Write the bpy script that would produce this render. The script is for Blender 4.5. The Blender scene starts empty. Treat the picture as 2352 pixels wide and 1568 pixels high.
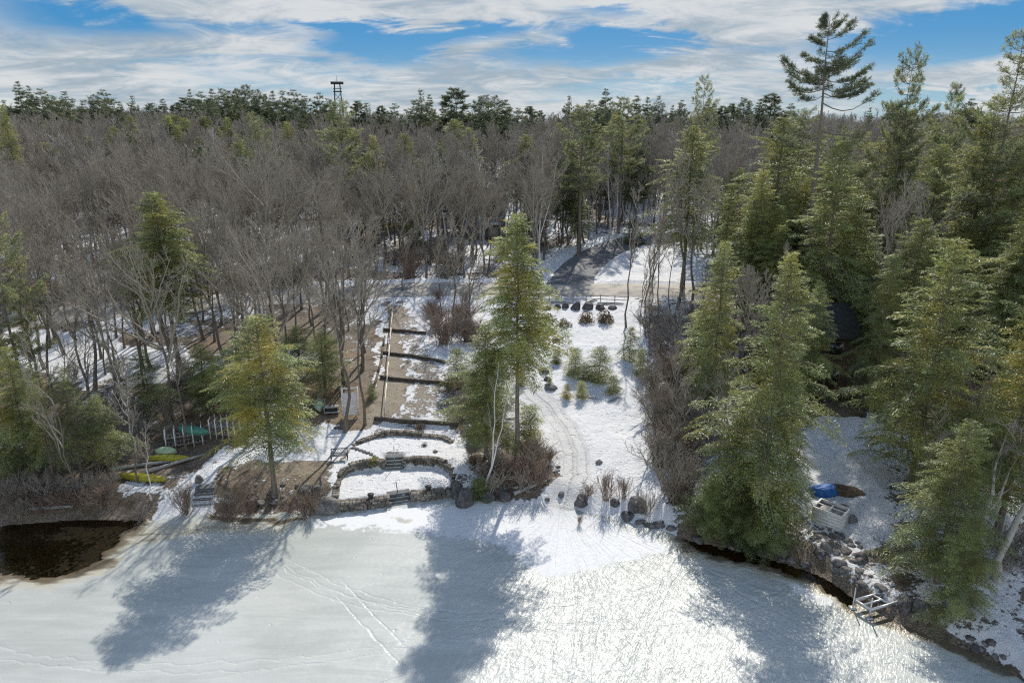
import bpy, math, random
import numpy as np
from mathutils import Vector, Matrix
PI = math.pi
scene = bpy.context.scene
COL = scene.collection
RNG = np.random.default_rng(7)
random.seed(7)

# ------------------------------------------------------------------ camera model (used to place things at surveyed spots)
CAMZ, PITCH, F, CU, CV = 30.0, math.radians(17.0), 1589.0, 1176.0, 784.0
CP, SP = math.cos(PITCH), math.sin(PITCH)

def U(u, v, z):
    """world point on the level plane z seen in direction (u, v)"""
    a, b = (u - CU) / F, (CV - v) / F
    dx, dy, dz = a, CP + b * SP, -SP + b * CP
    t = (z - CAMZ) / dz
    return (t * dx, t * dy, z)

def project(x, y, z):
    dep = y * CP - (z - CAMZ) * SP
    dep = np.where(dep < 1, 1, dep)
    up = y * SP + (z - CAMZ) * CP
    return CU + F * x / dep, CV - F * up / dep

def depth(p):
    return p[1] * CP - (p[2] - CAMZ) * SP

def ztop(y, v):
    k = (CV - v) / F
    return CAMZ + y * (k * CP - SP) / (CP + k * SP)

# ------------------------------------------------------------------ numpy helpers
def _hash(ix, iy, seed):
    n = (ix.astype(np.int64) * 374761393 + iy.astype(np.int64) * 668265263 + seed * 1442695041) & 0xFFFFFFFF
    n = ((n ^ (n >> 13)) * 1274126177) & 0xFFFFFFFF
    n = n ^ (n >> 16)
    return (n & 0xFFFFFF) / float(0xFFFFFF)

def vnoise(x, y, seed=0):
    ix, iy = np.floor(x), np.floor(y)
    fx, fy = x - ix, y - iy
    fx, fy = fx * fx * (3 - 2 * fx), fy * fy * (3 - 2 * fy)
    a, b = _hash(ix, iy, seed), _hash(ix + 1, iy, seed)
    c, d = _hash(ix, iy + 1, seed), _hash(ix + 1, iy + 1, seed)
    return (a + (b - a) * fx) * (1 - fy) + (c + (d - c) * fx) * fy

def fbm(x, y, seed=0, o=4):
    s, a, t = 0, 0.5, 0
    for i in range(o):
        s = s + a * vnoise(x * 2 ** i, y * 2 ** i, seed + i); t += a; a *= 0.5
    return s / t

def sstep(x, a, b):
    t = np.clip((x - a) / (b - a), 0, 1)
    return t * t * (3 - 2 * t)

def poly_sd(x, y, poly):
    """signed distance to a polygon, negative inside"""
    P = np.array(poly, float)
    d2 = np.full(x.shape, 1e18); inside = np.zeros(x.shape, bool)
    n = len(P)
    for i in range(n):
        a, b = P[i], P[(i + 1) % n]
        e = b - a
        t = np.clip(((x - a[0]) * e[0] + (y - a[1]) * e[1]) / (e @ e + 1e-12), 0, 1)
        d2 = np.minimum(d2, (x - a[0] - t * e[0]) ** 2 + (y - a[1] - t * e[1]) ** 2)
        c = (a[1] > y) != (b[1] > y)
        with np.errstate(divide='ignore', invalid='ignore'):
            xi = (b[0] - a[0]) * (y - a[1]) / (b[1] - a[1] + 1e-12) + a[0]
        inside ^= c & (x < xi)
    return np.where(inside, -1, 1) * np.sqrt(d2)

def line_d(x, y, pts):
    P = np.array(pts, float); d2 = np.full(x.shape, 1e18)
    for i in range(len(P) - 1):
        a, e = P[i], P[i + 1] - P[i]
        t = np.clip(((x - a[0]) * e[0] + (y - a[1]) * e[1]) / (e @ e + 1e-12), 0, 1)
        d2 = np.minimum(d2, (x - a[0] - t * e[0]) ** 2 + (y - a[1] - t * e[1]) ** 2)
    return np.sqrt(d2)

def make_mesh(name, V, faces, mats, midx=None, smooth=False):
    """faces: list of int arrays (n,3) or (n,4); midx: material index per array"""
    V = np.asarray(V, np.float32).reshape(-1, 3)
    loops, starts, tot, mi, off = [], [], [], [], 0
    for k, f in enumerate(faces):
        f = np.asarray(f, np.int32)
        if f.size == 0: continue
        n, c = f.shape
        loops.append(f.ravel()); starts.append(off + np.arange(n) * c); tot.append(np.full(n, c)); off += n * c
        mi.append(np.full(n, 0 if midx is None else midx[k]))
    loops = np.concatenate(loops).astype(np.int32); starts = np.concatenate(starts).astype(np.int32)
    me = bpy.data.meshes.new(name)
    me.vertices.add(len(V)); me.vertices.foreach_set('co', V.ravel())
    me.loops.add(len(loops)); me.loops.foreach_set('vertex_index', loops)
    me.polygons.add(len(starts)); me.polygons.foreach_set('loop_start', starts)
    me.polygons.foreach_set('material_index', np.concatenate(mi).astype(np.int32))
    if smooth: me.polygons.foreach_set('use_smooth', np.ones(len(starts), bool))
    for m in mats: me.materials.append(m)
    me.update(calc_edges=True)
    return me

class MB:
    """collects shapes for one mesh"""
    def __init__(s): s.V, s.Q, s.T, s.n = [], [], [], 0
    def add(s, V, Q=None, T=None):
        V = np.asarray(V, float).reshape(-1, 3)
        if Q is not None and len(Q): s.Q.append(np.asarray(Q, int) + s.n)
        if T is not None and len(T): s.T.append(np.asarray(T, int) + s.n)
        s.V.append(V); s.n += len(V)
    def box(s, c, size, rot=0.0, tilt=None, jit=0.0):
        x, y, z = np.array(size) / 2
        V = np.array([(-x,-y,-z),(x,-y,-z),(x,y,-z),(-x,y,-z),(-x,-y,z),(x,-y,z),(x,y,z),(-x,y,z)])
        if jit: V = V + RNG.uniform(-jit, jit, V.shape)
        M = Matrix.Rotation(rot, 3, 'Z')
        if tilt is not None: M = M @ Matrix.Rotation(tilt[0], 3, 'X') @ Matrix.Rotation(tilt[1], 3, 'Y')
        V = V @ np.array(M).T + np.array(c)
        s.add(V, [(0,3,2,1),(4,5,6,7),(0,1,5,4),(1,2,6,5),(2,3,7,6),(3,0,4,7)])
    def bar(s, a, b, w, h=None):
        h = h or w
        a, b = Vector(a), Vector(b); d = (b - a); L = d.length; d.normalize()
        side = d.cross(Vector((0, 0, 1)))
        if side.length < 1e-3: side = Vector((1, 0, 0))
        side.normalize(); up = side.cross(d)
        V = []
        for p in (a, b):
            for i, j in ((-1,-1),(1,-1),(1,1),(-1,1)): V.append(p + side * (i * w / 2) + up * (j * h / 2))
        s.add([tuple(v) for v in V], [(0,1,2,3),(7,6,5,4),(0,4,5,1),(1,5,6,2),(2,6,7,3),(3,7,4,0)])
    def tube(s, pts, r, k=6):
        P = np.array(pts, float)[None]; R = np.array(r if hasattr(r, '__len__') else [r] * len(pts), float)[None]
        V, Q = tubes(P, R, k); s.add(V, Q)
        n = len(pts)
        s.T.append(np.array([(0, i + 1, i) for i in range(1, k - 1)]) + s.n - n * k)
        s.T.append(np.array([(0, i, i + 1) for i in range(1, k - 1)]) + s.n - k)
    def build(s, name, m, parent=None, smooth=False, origin=None):
        V = np.concatenate(s.V)
        if origin is not None: V = V - np.array(origin)
        F = s.Q + s.T
        me = make_mesh(name, V, F, [m] if not isinstance(m, list) else m, smooth=smooth)
        return link(name, me, parent, origin)

def link(name, me, parent=None, loc=None):
    o = bpy.data.objects.new(name, me); COL.objects.link(o)
    if parent is not None: o.parent = parent
    if loc is not None: o.location = loc
    return o

def tag(o, label, cat, group=None):
    o['label'] = label; o['category'] = cat
    if group: o['group'] = group
    return o

def kind(o, k): o['kind'] = k; return o

def thing(name, label, cat, loc, rotz=0.0, group=None, scale=(1, 1, 1)):
    o = bpy.data.objects.new(name, None); COL.objects.link(o)
    o.empty_display_size = 0.3
    o.location = loc; o.rotation_euler = (0, 0, rotz); o.scale = scale
    return tag(o, label, cat, group)

def tubes(P, R, k):
    """P (M,N,3) R (M,N) -> vertices and quads of M tubes"""
    M, N, _ = P.shape
    T = np.empty_like(P); T[:, 1:-1] = P[:, 2:] - P[:, :-2]; T[:, 0] = P[:, 1] - P[:, 0]; T[:, -1] = P[:, -1] - P[:, -2]
    T /= np.linalg.norm(T, axis=2, keepdims=True) + 1e-9
    ref = np.where(np.abs(T[:, :1, 2:3]) > 0.9, np.array([1.0, 0, 0]), np.array([0, 0, 1.0]))
    A = np.cross(T, np.broadcast_to(ref, T.shape)); A /= np.linalg.norm(A, axis=2, keepdims=True) + 1e-9
    B = np.cross(T, A)
    th = np.arange(k) * 2 * PI / k
    V = P[:, :, None] + R[:, :, None, None] * (A[:, :, None] * np.cos(th)[:, None] + B[:, :, None] * np.sin(th)[:, None])
    idx = np.arange(M * N * k).reshape(M, N, k)
    a, b = idx[:, :-1], idx[:, 1:]
    Q = np.stack([a, np.roll(a, -1, 2), np.roll(b, -1, 2), b], -1).reshape(-1, 4)
    return V.reshape(-1, 3), Q

# ------------------------------------------------------------------ materials
def nodes_of(name):
    m = bpy.data.materials.new(name); m.use_nodes = True
    nt = m.node_tree; nt.nodes.clear()
    return m, nt

class NT:
    def __init__(s, nt): s.nt = nt
    def n(s, t, **kw):
        n = s.nt.nodes.new(t)
        for k, v in kw.items(): setattr(n, k, v)
        return n
    def l(s, a, b): s.nt.links.new(a, b)
    def put(s, sock, v):
        if hasattr(v, 'is_linked') or isinstance(v, bpy.types.NodeSocket): s.l(v, sock)
        else: sock.default_value = v
    def math(s, op, a, b=0.0, clamp=False):
        n = s.n('ShaderNodeMath', operation=op, use_clamp=clamp); s.put(n.inputs[0], a); s.put(n.inputs[1], b); return n.outputs[0]
    def vm(s, op, a, b=(0, 0, 0)):
        n = s.n('ShaderNodeVectorMath', operation=op); s.put(n.inputs[0], a); s.put(n.inputs[1], b)
        return n.outputs['Value'] if op in ('DOT_PRODUCT', 'LENGTH', 'DISTANCE') else n.outputs[0]
    def noise(s, scale, detail=4.0, rough=0.55, vec=None, dist=0.0):
        n = s.n('ShaderNodeTexNoise'); n.inputs['Scale'].default_value = scale; n.inputs['Detail'].default_value = detail
        n.inputs['Roughness'].default_value = rough; n.inputs['Distortion'].default_value = dist
        if vec is not None: s.l(vec, n.inputs['Vector'])
        return n.outputs['Fac']
    def mix(s, f, a, b):
        n = s.n('ShaderNodeMix', data_type='RGBA'); s.put(n.inputs[0], f)
        s.put(n.inputs[6], a if not isinstance(a, tuple) else (*a, 1)[:4]); s.put(n.inputs[7], b if not isinstance(b, tuple) else (*b, 1)[:4])
        return n.outputs[2]
    def ramp(s, f, a, b):
        n = s.n('ShaderNodeMapRange'); n.interpolation_type = 'SMOOTHSTEP'; s.put(n.inputs[0], f)
        n.inputs[1].default_value = a; n.inputs[2].default_value = b; return n.outputs[0]
    def bump(s, h, strength, dist=0.05):
        n = s.n('ShaderNodeBump'); n.inputs['Strength'].default_value = strength; n.inputs['Distance'].default_value = dist
        s.l(h, n.inputs['Height']); return n.outputs[0]
    def pos(s): return s.n('ShaderNodeNewGeometry').outputs['Position']
    def obj(s): return s.n('ShaderNodeTexCoord').outputs['Object']
    def out(s, sh): o = s.n('ShaderNodeOutputMaterial'); s.l(sh, o.inputs['Surface'])
    def pbr(s, col, rough=0.8, spec=0.3, normal=None, metal=0.0):
        p = s.n('ShaderNodeBsdfPrincipled'); s.put(p.inputs['Base Color'], (*col, 1) if isinstance(col, tuple) else col)
        s.put(p.inputs['Roughness'], rough); s.put(p.inputs['Specular IOR Level'], spec); p.inputs['Metallic'].default_value = metal
        if normal is not None: s.l(normal, p.inputs['Normal'])
        return p.outputs[0]

def mat_surface(name, c1, c2, scale=8, rough=0.8, bump=0.4, metal=0.0, spec=0.3, stretch=None, bdist=0.02):
    m, nt = nodes_of(name); g = NT(nt)
    v = g.obj()
    if stretch: v = g.vm('MULTIPLY', v, stretch)
    n1 = g.noise(scale, 6, 0.6, v); n2 = g.noise(scale * 0.23, 3, 0.5, v)
    f = g.ramp(g.math('ADD', g.math('MULTIPLY', n1, 0.6), g.math('MULTIPLY', n2, 0.4)), 0.35, 0.65)
    g.out(g.pbr(g.mix(f, c1, c2), rough, spec, g.bump(n1, bump, bdist), metal))
    return m

def mat_bark(name, c1, c2, marks=None):
    m, nt = nodes_of(name); g = NT(nt)
    v = g.vm('MULTIPLY', g.obj(), (9, 9, 2.0) if not marks else (2.5, 2.5, 7))
    n1 = g.noise(1.0, 5, 0.65, v); n2 = g.noise(0.35, 2, 0.5, g.obj())
    r = g.n('ShaderNodeObjectInfo').outputs['Random']
    f = g.ramp(n1, 0.35, 0.68) if not marks else g.ramp(n1, 0.56, 0.64)
    c = g.mix(f, c1, c2) if not marks else g.mix(f, c1, marks)
    c = g.mix(g.math('MULTIPLY', n2, 0.45), c, c2)
    c = g.mix(g.math('MULTIPLY', r, 0.4), c, tuple(0.62 * x for x in c1))
    g.out(g.pbr(c, 0.9, 0.15, g.bump(n1, 0.6, 0.04)))
    return m

def mat_leaf(name, dark, light, yellow, trans=0.45):
    m, nt = nodes_of(name); g = NT(nt)
    geo = g.n('ShaderNodeNewGeometry'); isl = geo.outputs['Random Per Island']
    r = g.n('ShaderNodeObjectInfo').outputs['Random']
    n1 = g.noise(0.55, 2, 0.5, geo.outputs['Position'])
    f = g.math('ADD', g.math('MULTIPLY', isl, 0.4), g.math('MULTIPLY', g.ramp(n1, 0.36, 0.62), 0.6))
    c = g.mix(f, dark, light)
    at = g.n('ShaderNodeAttribute', attribute_type='OBJECT', attribute_name='yellow').outputs['Fac']
    n2 = g.noise(0.35, 2, 0.5, geo.outputs['Position'])
    c = g.mix(g.math('MULTIPLY', g.ramp(n2, 0.42, 0.68), at), c, yellow)
    c = g.mix(g.math('MULTIPLY', r, 0.35), c, tuple(x * 0.75 for x in dark))
    d = g.n('ShaderNodeBsdfDiffuse'); g.l(c, d.inputs[0])
    t = g.n('ShaderNodeBsdfTranslucent'); g.l(g.mix(0.22, c, yellow), t.inputs[0])
    gl = g.n('ShaderNodeBsdfGlossy'); gl.inputs['Roughness'].default_value = 0.45; gl.inputs[0].default_value = (0.8, 0.85, 0.8, 1)
    mx = g.n('ShaderNodeMixShader'); mx.inputs[0].default_value = trans; g.l(d.outputs[0], mx.inputs[1]); g.l(t.outputs[0], mx.inputs[2])
    m2 = g.n('ShaderNodeMixShader'); m2.inputs[0].default_value = 0.05; g.l(mx.outputs[0], m2.inputs[1]); g.l(gl.outputs[0], m2.inputs[2])
    g.out(m2.outputs[0])
    return m

M_HEM = mat_leaf('hemlock_needles', (0.06, 0.10, 0.045), (0.44, 0.52, 0.20), (0.72, 0.58, 0.10), 0.52)
M_PINE = mat_leaf('pine_needles', (0.06, 0.095, 0.055), (0.38, 0.44, 0.22), (0.62, 0.55, 0.2), 0.5)
M_BROWNLEAF = mat_leaf('dead_leaves', (0.10, 0.07, 0.045), (0.25, 0.175, 0.105), (0.28, 0.2, 0.1), 0.25)
M_BARK = mat_bark('grey_bark', (0.24, 0.21, 0.175), (0.11, 0.092, 0.075))
M_TWIG = mat_bark('twig_bark', (0.45, 0.41, 0.34), (0.25, 0.22, 0.175))
M_CBARK = mat_bark('conifer_bark', (0.27, 0.235, 0.20), (0.13, 0.11, 0.09))
M_BIRCH = mat_bark('birch_bark', (0.78, 0.76, 0.72), (0.55, 0.52, 0.48), marks=(0.12, 0.10, 0.09))
M_PALE = mat_bark('pale_bark', (0.55, 0.53, 0.48), (0.35, 0.33, 0.29))
M_REDTWIG = mat_bark('red_twig', (0.38, 0.295, 0.235), (0.21, 0.155, 0.12))
M_GREYTWIG = mat_bark('grey_twig', (0.42, 0.385, 0.34), (0.22, 0.195, 0.17))
M_BROWNTWIG = mat_bark('brown_twig', (0.36, 0.32, 0.27), (0.21, 0.18, 0.15))
M_BACKLITPINE = mat_leaf('backlit_pine_needles', (0.055, 0.085, 0.055), (0.22, 0.26, 0.15), (0.40, 0.37, 0.15), 0.38)  # darkened copy of the pine needles: backlit shade put into the colour
M_ROCK = mat_surface('granite', (0.10, 0.095, 0.09), (0.24, 0.23, 0.22), 5, 0.85, 0.8, bdist=0.05)
M_DARKROCK = mat_surface('wet_dark_granite', (0.055, 0.05, 0.05), (0.15, 0.145, 0.14), 4, 0.7, 0.8, bdist=0.05)
M_WALL = mat_surface('wall_stone', (0.16, 0.145, 0.12), (0.42, 0.38, 0.32), 2.2, 0.9, 0.7, bdist=0.05)
M_TIMBER = mat_surface('dark_timber', (0.05, 0.042, 0.035), (0.15, 0.125, 0.10), 6, 0.85, 0.5, stretch=(1, 6, 6))
M_GREYWOOD = mat_surface('grey_weathered_wood', (0.24, 0.235, 0.225), (0.42, 0.41, 0.39), 8, 0.8, 0.4)
M_STEP = mat_surface('granite_step', (0.09, 0.10, 0.10), (0.18, 0.19, 0.19), 8, 0.8, 0.4)
M_WHITE = mat_surface('white_paint', (0.60, 0.61, 0.60), (0.80, 0.80, 0.78), 5, 0.5, 0.2)
M_PVC = mat_surface('pale_pipe', (0.68, 0.60, 0.48), (0.80, 0.73, 0.62), 5, 0.5, 0.1)
M_METAL = mat_surface('aluminium', (0.45, 0.46, 0.47), (0.62, 0.63, 0.64), 6, 0.4, 0.1, metal=0.6)
M_IRON = mat_surface('black_iron', (0.02, 0.02, 0.02), (0.06, 0.055, 0.05), 10, 0.6, 0.2)
M_YELLOW = mat_surface('yellow_hull', (0.25, 0.23, 0.025), (0.38, 0.34, 0.04), 3, 0.45, 0.1)
M_TEAL = mat_surface('green_hull', (0.06, 0.20, 0.14), (0.10, 0.28, 0.20), 3, 0.45, 0.1)
M_PALEGREEN = mat_surface('pale_green_hull', (0.30, 0.42, 0.26), (0.48, 0.56, 0.40), 3, 0.5, 0.1)
M_BLUE = mat_surface('blue_tarp', (0.012, 0.08, 0.28), (0.03, 0.15, 0.42), 3, 0.55, 0.9, bdist=0.12)
M_CABIN = mat_surface('brown_siding', (0.055, 0.04, 0.03), (0.11, 0.08, 0.06), 5, 0.85, 0.3, stretch=(1, 1, 8))
M_ROOF = mat_surface('dark_shingles', (0.035, 0.035, 0.037), (0.075, 0.073, 0.07), 9, 0.9, 0.4)
M_DECK = mat_surface('deck_boards', (0.16, 0.115, 0.075), (0.27, 0.2, 0.13), 6, 0.8, 0.3, stretch=(1, 8, 1))
M_BLUEGREY = mat_surface('blue_grey_siding', (0.17, 0.21, 0.24), (0.23, 0.27, 0.30), 4, 0.8, 0.2, stretch=(1, 1, 10))
M_GLASS = mat_surface('dark_window', (0.02, 0.025, 0.03), (0.05, 0.06, 0.07), 2, 0.08, 0.0, spec=0.8)
M_FENCE = mat_surface('fence_rail_wood', (0.22, 0.19, 0.16), (0.40, 0.36, 0.31), 6, 0.85, 0.4)
M_TOWER = mat_surface('tower_steel', (0.03, 0.035, 0.04), (0.07, 0.075, 0.08), 3, 0.6, 0.1)
M_DIRT = mat_surface('pit_dirt', (0.06, 0.045, 0.03), (0.17, 0.125, 0.085), 5, 0.95, 0.8, bdist=0.06)
M_ORANGE = mat_surface('rusty_plastic', (0.35, 0.08, 0.03), (0.45, 0.14, 0.05), 4, 0.5, 0.1)
def mat_ground():
    m, nt = nodes_of('snowy_ground'); g = NT(nt)
    p = g.pos()
    sep = g.n('ShaderNodeSeparateColor'); a = g.n('ShaderNodeAttribute', attribute_name='cover'); g.l(a.outputs['Color'], sep.inputs[0])
    snow, dirt, warm = sep.outputs[0], sep.outputs[1], sep.outputs[2]
    nf = g.noise(3.2, 6, 0.68, p); nm = g.noise(0.75, 4, 0.6, p); nc = g.noise(9.0, 4, 0.6, p)
    nn = g.math('ADD', g.math('MULTIPLY', nf, 0.55), g.math('MULTIPLY', nm, 0.45))
    f = g.math('ADD', g.math('MULTIPLY', g.math('SUBTRACT', snow, 0.5), 0.62), nn)
    mask = g.ramp(f, 0.46, 0.53)
    lit = g.mix(g.ramp(nc, 0.35, 0.65), (0.085, 0.07, 0.052), (0.27, 0.22, 0.17))
    lit = g.mix(g.ramp(g.noise(0.5, 3, 0.6, p), 0.45, 0.7), lit, (0.085, 0.065, 0.04))
    lit = g.mix(g.math('MULTIPLY', warm, g.ramp(nf, 0.3, 0.6)), lit, (0.30, 0.195, 0.105))
    gra = g.mix(g.ramp(nc, 0.3, 0.7), (0.23, 0.195, 0.145), (0.35, 0.30, 0.23))
    gra = g.mix(g.math('MULTIPLY', g.ramp(nm, 0.5, 0.7), 0.5), gra, (0.21, 0.175, 0.125))
    soil = g.mix(dirt, lit, gra)
    sc = g.mix(g.ramp(g.noise(1.6, 3, 0.5, p), 0.3, 0.7), (0.66, 0.67, 0.685), (0.735, 0.735, 0.73))
    rt = g.n('ShaderNodeAttribute', attribute_name='rut').outputs['Fac']
    rw = g.math('ADD', rt, g.math('MULTIPLY', g.math('SUBTRACT', nm, 0.5), 0.5))
    on = g.math('SUBTRACT', 1.0, g.ramp(g.math('ABSOLUTE', rw), 0.7, 2.0))
    ruts = g.math('MULTIPLY', on, g.ramp(g.math('SINE', g.math('ADD', g.math('MULTIPLY', rw, 5.2), g.math('MULTIPLY', nf, 3.0))), 0.0, 1.0))
    patch = g.ramp(g.noise(0.42, 4, 0.6, p), 0.42, 0.68)
    speck = g.math('MULTIPLY', g.ramp(g.noise(5.5, 3, 0.7, p), 0.60, 0.66), g.math('MULTIPLY', patch, 0.85))
    sc = g.mix(g.math('MULTIPLY', on, 0.55), sc, (0.60, 0.585, 0.555)); sc = g.mix(g.math('MULTIPLY', ruts, 0.35), sc, (0.50, 0.485, 0.46))
    sc = g.mix(speck, sc, (0.22, 0.16, 0.11))
    col = g.mix(mask, soil, sc)
    h = g.math('ADD', g.math('MULTIPLY', nf, 0.8), g.math('MULTIPLY', g.math('ADD', mask, nm), 0.7))
    h = g.math('ADD', h, g.math('MULTIPLY', nc, 0.28)); h = g.math('SUBTRACT', h, g.math('MULTIPLY', ruts, 0.5)); h = g.math('SUBTRACT', h, g.math('MULTIPLY', g.ramp(g.noise(1.9, 2, 0.5, p), 0.62, 0.72), 0.6))
    g.out(g.pbr(col, 0.75, 0.2, g.bump(h, 0.9, 0.20)))
    return m
M_GROUND = mat_ground()

def mat_ice():
    m, nt = nodes_of('wet_ice'); g = NT(nt)
    p = g.pos()
    sep = g.n('ShaderNodeSeparateColor'); a = g.n('ShaderNodeAttribute', attribute_name='ice'); g.l(a.outputs['Color'], sep.inputs[0])
    snow, wet = sep.outputs[0], sep.outputs[1]
    big = g.noise(0.09, 4, 0.6, p, 0.6); mid = g.noise(0.6, 4, 0.6, p); fine = g.noise(2.8, 1.5, 0.5, p)
    # drifts stretched across the lake, and chopped-up travelled ice further right
    st = g.noise(1.0, 4, 0.6, g.vm('MULTIPLY', p, (0.16, 0.9, 1)), 0.8)
    rr = g.n('ShaderNodeVectorRotate', rotation_type='Z_AXIS'); g.l(p, rr.inputs['Vector']); rr.inputs['Angle'].default_value = math.radians(-58)
    st2 = g.noise(1.0, 2, 0.55, g.vm('MULTIPLY', rr.outputs[0], (0.55, 2.6, 1)), 2.2)
    sepx = g.n('ShaderNodeSeparateXYZ'); g.l(p, sepx.inputs[0])
    PATH_MOUTH = U(1288, 1165, 0)
    right = g.ramp(g.math('ADD', sepx.outputs[0], g.math('MULTIPLY', g.math('SUBTRACT', big, 0.5), 16.0)), -8.0, 2.0)
    ang = g.math('ARCTAN2', g.math('SUBTRACT', sepx.outputs[0], PATH_MOUTH[0]), g.math('SUBTRACT', PATH_MOUTH[1], sepx.outputs[1]))
    rad0 = g.vm('LENGTH', g.vm('SUBTRACT', p, (PATH_MOUTH[0], PATH_MOUTH[1], 0)))
    fc = g.n('ShaderNodeCombineXYZ'); g.l(g.math('ADD', g.math('MULTIPLY', ang, 26.0), g.math('MULTIPLY', mid, 1.6)), fc.inputs[0]); g.l(g.math('MULTIPLY', rad0, 0.16), fc.inputs[1])
    fan = g.noise(1.0, 3, 0.55, fc.outputs[0], 0.3)
    # sled and ski tracks: parallel grooves along a few straight or curved lines
    tr = None
    def add(d, w, amp):
        nonlocal tr
        e = g.math('SUBTRACT', 1.0, g.ramp(g.math('ABSOLUTE', d), 0.0, w)); e = g.math('MULTIPLY', e, amp)
        tr = e if tr is None else g.math('ADD', tr, e)
    for (x0, y0, ang, off, x1, x2) in ((-15, 28, 25, 0.35, -26, -4), (-12.5, 27, 18, 0.30, -40, 0), (-9, 37, -50, 0.5, -12.5, -6), (2, 26, 74, 0.4, -3, 7), (6, 30, 66, 0.4, 0, 12),
                                      (9, 29, -30, 0.3, 2, 18), (-14, 25, -38, 0.28, -18, -10), (-17, 22, 12, 0.45, -34, -6), (-16, 24, 32, 0.3, -22, -9), (-22, 27, 8, 0.5, -34, -12), (-6, 24, -24, 0.4, -12, -1), (4, 33, 82, 0.55, 0, 9), (8, 36, 60, 0.35, 3, 16)):
        c, s = math.cos(math.radians(ang)), math.sin(math.radians(ang))
        d = g.math('SUBTRACT', g.vm('DOT_PRODUCT', p, (-s, c, 0)), -s * x0 + c * y0)
        d = g.math('ADD', d, g.math('MULTIPLY', g.math('SUBTRACT', mid, 0.5), 0.5))
        win = g.math('MULTIPLY', g.ramp(sepx.outputs[0], x1, x1 + 2), g.math('SUBTRACT', 1.0, g.ramp(sepx.outputs[0], x2 - 2, x2)))
        for sg in (-1, 1):
            add(g.math('ADD', d, sg * off), 0.13, g.math('MULTIPLY', win, -1.0))
    for (cx, cy, r) in ((-2, 62, 24.5), (4, 70, 33.5), (-20, 80, 47)):
        rad = g.vm('LENGTH', g.vm('MULTIPLY', g.vm('SUBTRACT', p, (cx, cy, 0)), (1, 1, 0)))
        d = g.math('ADD', g.math('SUBTRACT', rad, r), g.math('MULTIPLY', g.math('SUBTRACT', mid, 0.5), 1.2))
        for sg in (-0.35, 0.35): add(g.math('ADD', d, sg), 0.15, -0.8)
    pit = g.ramp(g.noise(1.15, 2, 0.5, p), 0.72, 0.78)
    vo = g.n('ShaderNodeTexVoronoi'); vo.inputs['Scale'].default_value = 3.1; g.l(p, vo.inputs['Vector'])
    crk = g.noise(1.7, 2, 0.55, p, 1.5)
    h = g.math('ADD', g.math('MULTIPLY', fine, g.math('ADD', 0.10, g.math('MULTIPLY', right, 0.22))), g.math('MULTIPLY', st, 0.6))
    h = g.math('ADD', h, g.math('MULTIPLY', crk, g.math('ADD', 0.08, g.math('MULTIPLY', right, 0.9))))
    h = g.math('ADD', h, g.math('MULTIPLY', st2, g.math('MULTIPLY', right, 0.9))); h = g.math('ADD', h, g.math('MULTIPLY', fan, g.math('MULTIPLY', right, 2.0)))
    h = g.math('ADD', h, g.math('MULTIPLY', tr, 0.34)); h = g.math('SUBTRACT', h, g.math('MULTIPLY', pit, 0.5))
    sn = g.ramp(g.math('ADD', snow, g.math('MULTIPLY', g.math('SUBTRACT', g.noise(1.3, 5, 0.65, p), 0.5), 1.3)), 0.42, 0.62)
    col = g.mix(g.ramp(g.math('ADD', g.math('MULTIPLY', big, 0.6), g.math('MULTIPLY', st, 0.4)), 0.38, 0.62), (0.395, 0.418, 0.392), (0.505, 0.52, 0.492))
    col = g.mix(g.math('MULTIPLY', g.math('ADD', tr, 0.0), -0.25), col, (0.63, 0.65, 0.64))
    col = g.mix(sn, col, (0.67, 0.68, 0.69))
    wf = g.ramp(g.math('ADD', wet, g.math('MULTIPLY', g.math('SUBTRACT', g.noise(1.1, 4, 0.6, g.vm('MULTIPLY', p, (0.5, 1.6, 1))), 0.5), 0.8)), 0.15, 0.95)
    col = g.mix(g.ramp(wf, 0.0, 0.55), col, (0.46, 0.44, 0.36))
    col = g.mix(g.ramp(wf, 0.5, 1.0), col, (0.13, 0.105, 0.068))
    ro = g.math('ADD', 0.21, g.math('MULTIPLY', fine, 0.24)); ro = g.math('ADD', ro, g.math('MULTIPLY', sn, 0.35))
    g.out(g.pbr(col, ro, 0.36, g.bump(h, 0.7, 0.09)))
    return m
M_ICE = mat_ice()

def mat_water():
    m, nt = nodes_of('melt_water'); g = NT(nt)
    fr = g.n('ShaderNodeFresnel'); fr.inputs['IOR'].default_value = 1.33
    b = g.bump(g.noise(1.2, 3, 0.5, g.pos()), 0.08, 0.05); g.l(b, fr.inputs['Normal'])
    t = g.n('ShaderNodeBsdfTransparent'); t.inputs[0].default_value = (0.60, 0.46, 0.28, 1)
    gl = g.n('ShaderNodeBsdfGlossy'); gl.inputs['Roughness'].default_value = 0.05; g.l(b, gl.inputs['Normal'])
    mx = g.n('ShaderNodeMixShader'); g.l(fr.outputs[0], mx.inputs[0]); g.l(t.outputs[0], mx.inputs[1]); g.l(gl.outputs[0], mx.inputs[2])
    g.out(mx.outputs[0]); return m
M_WATER = mat_water()

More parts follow.
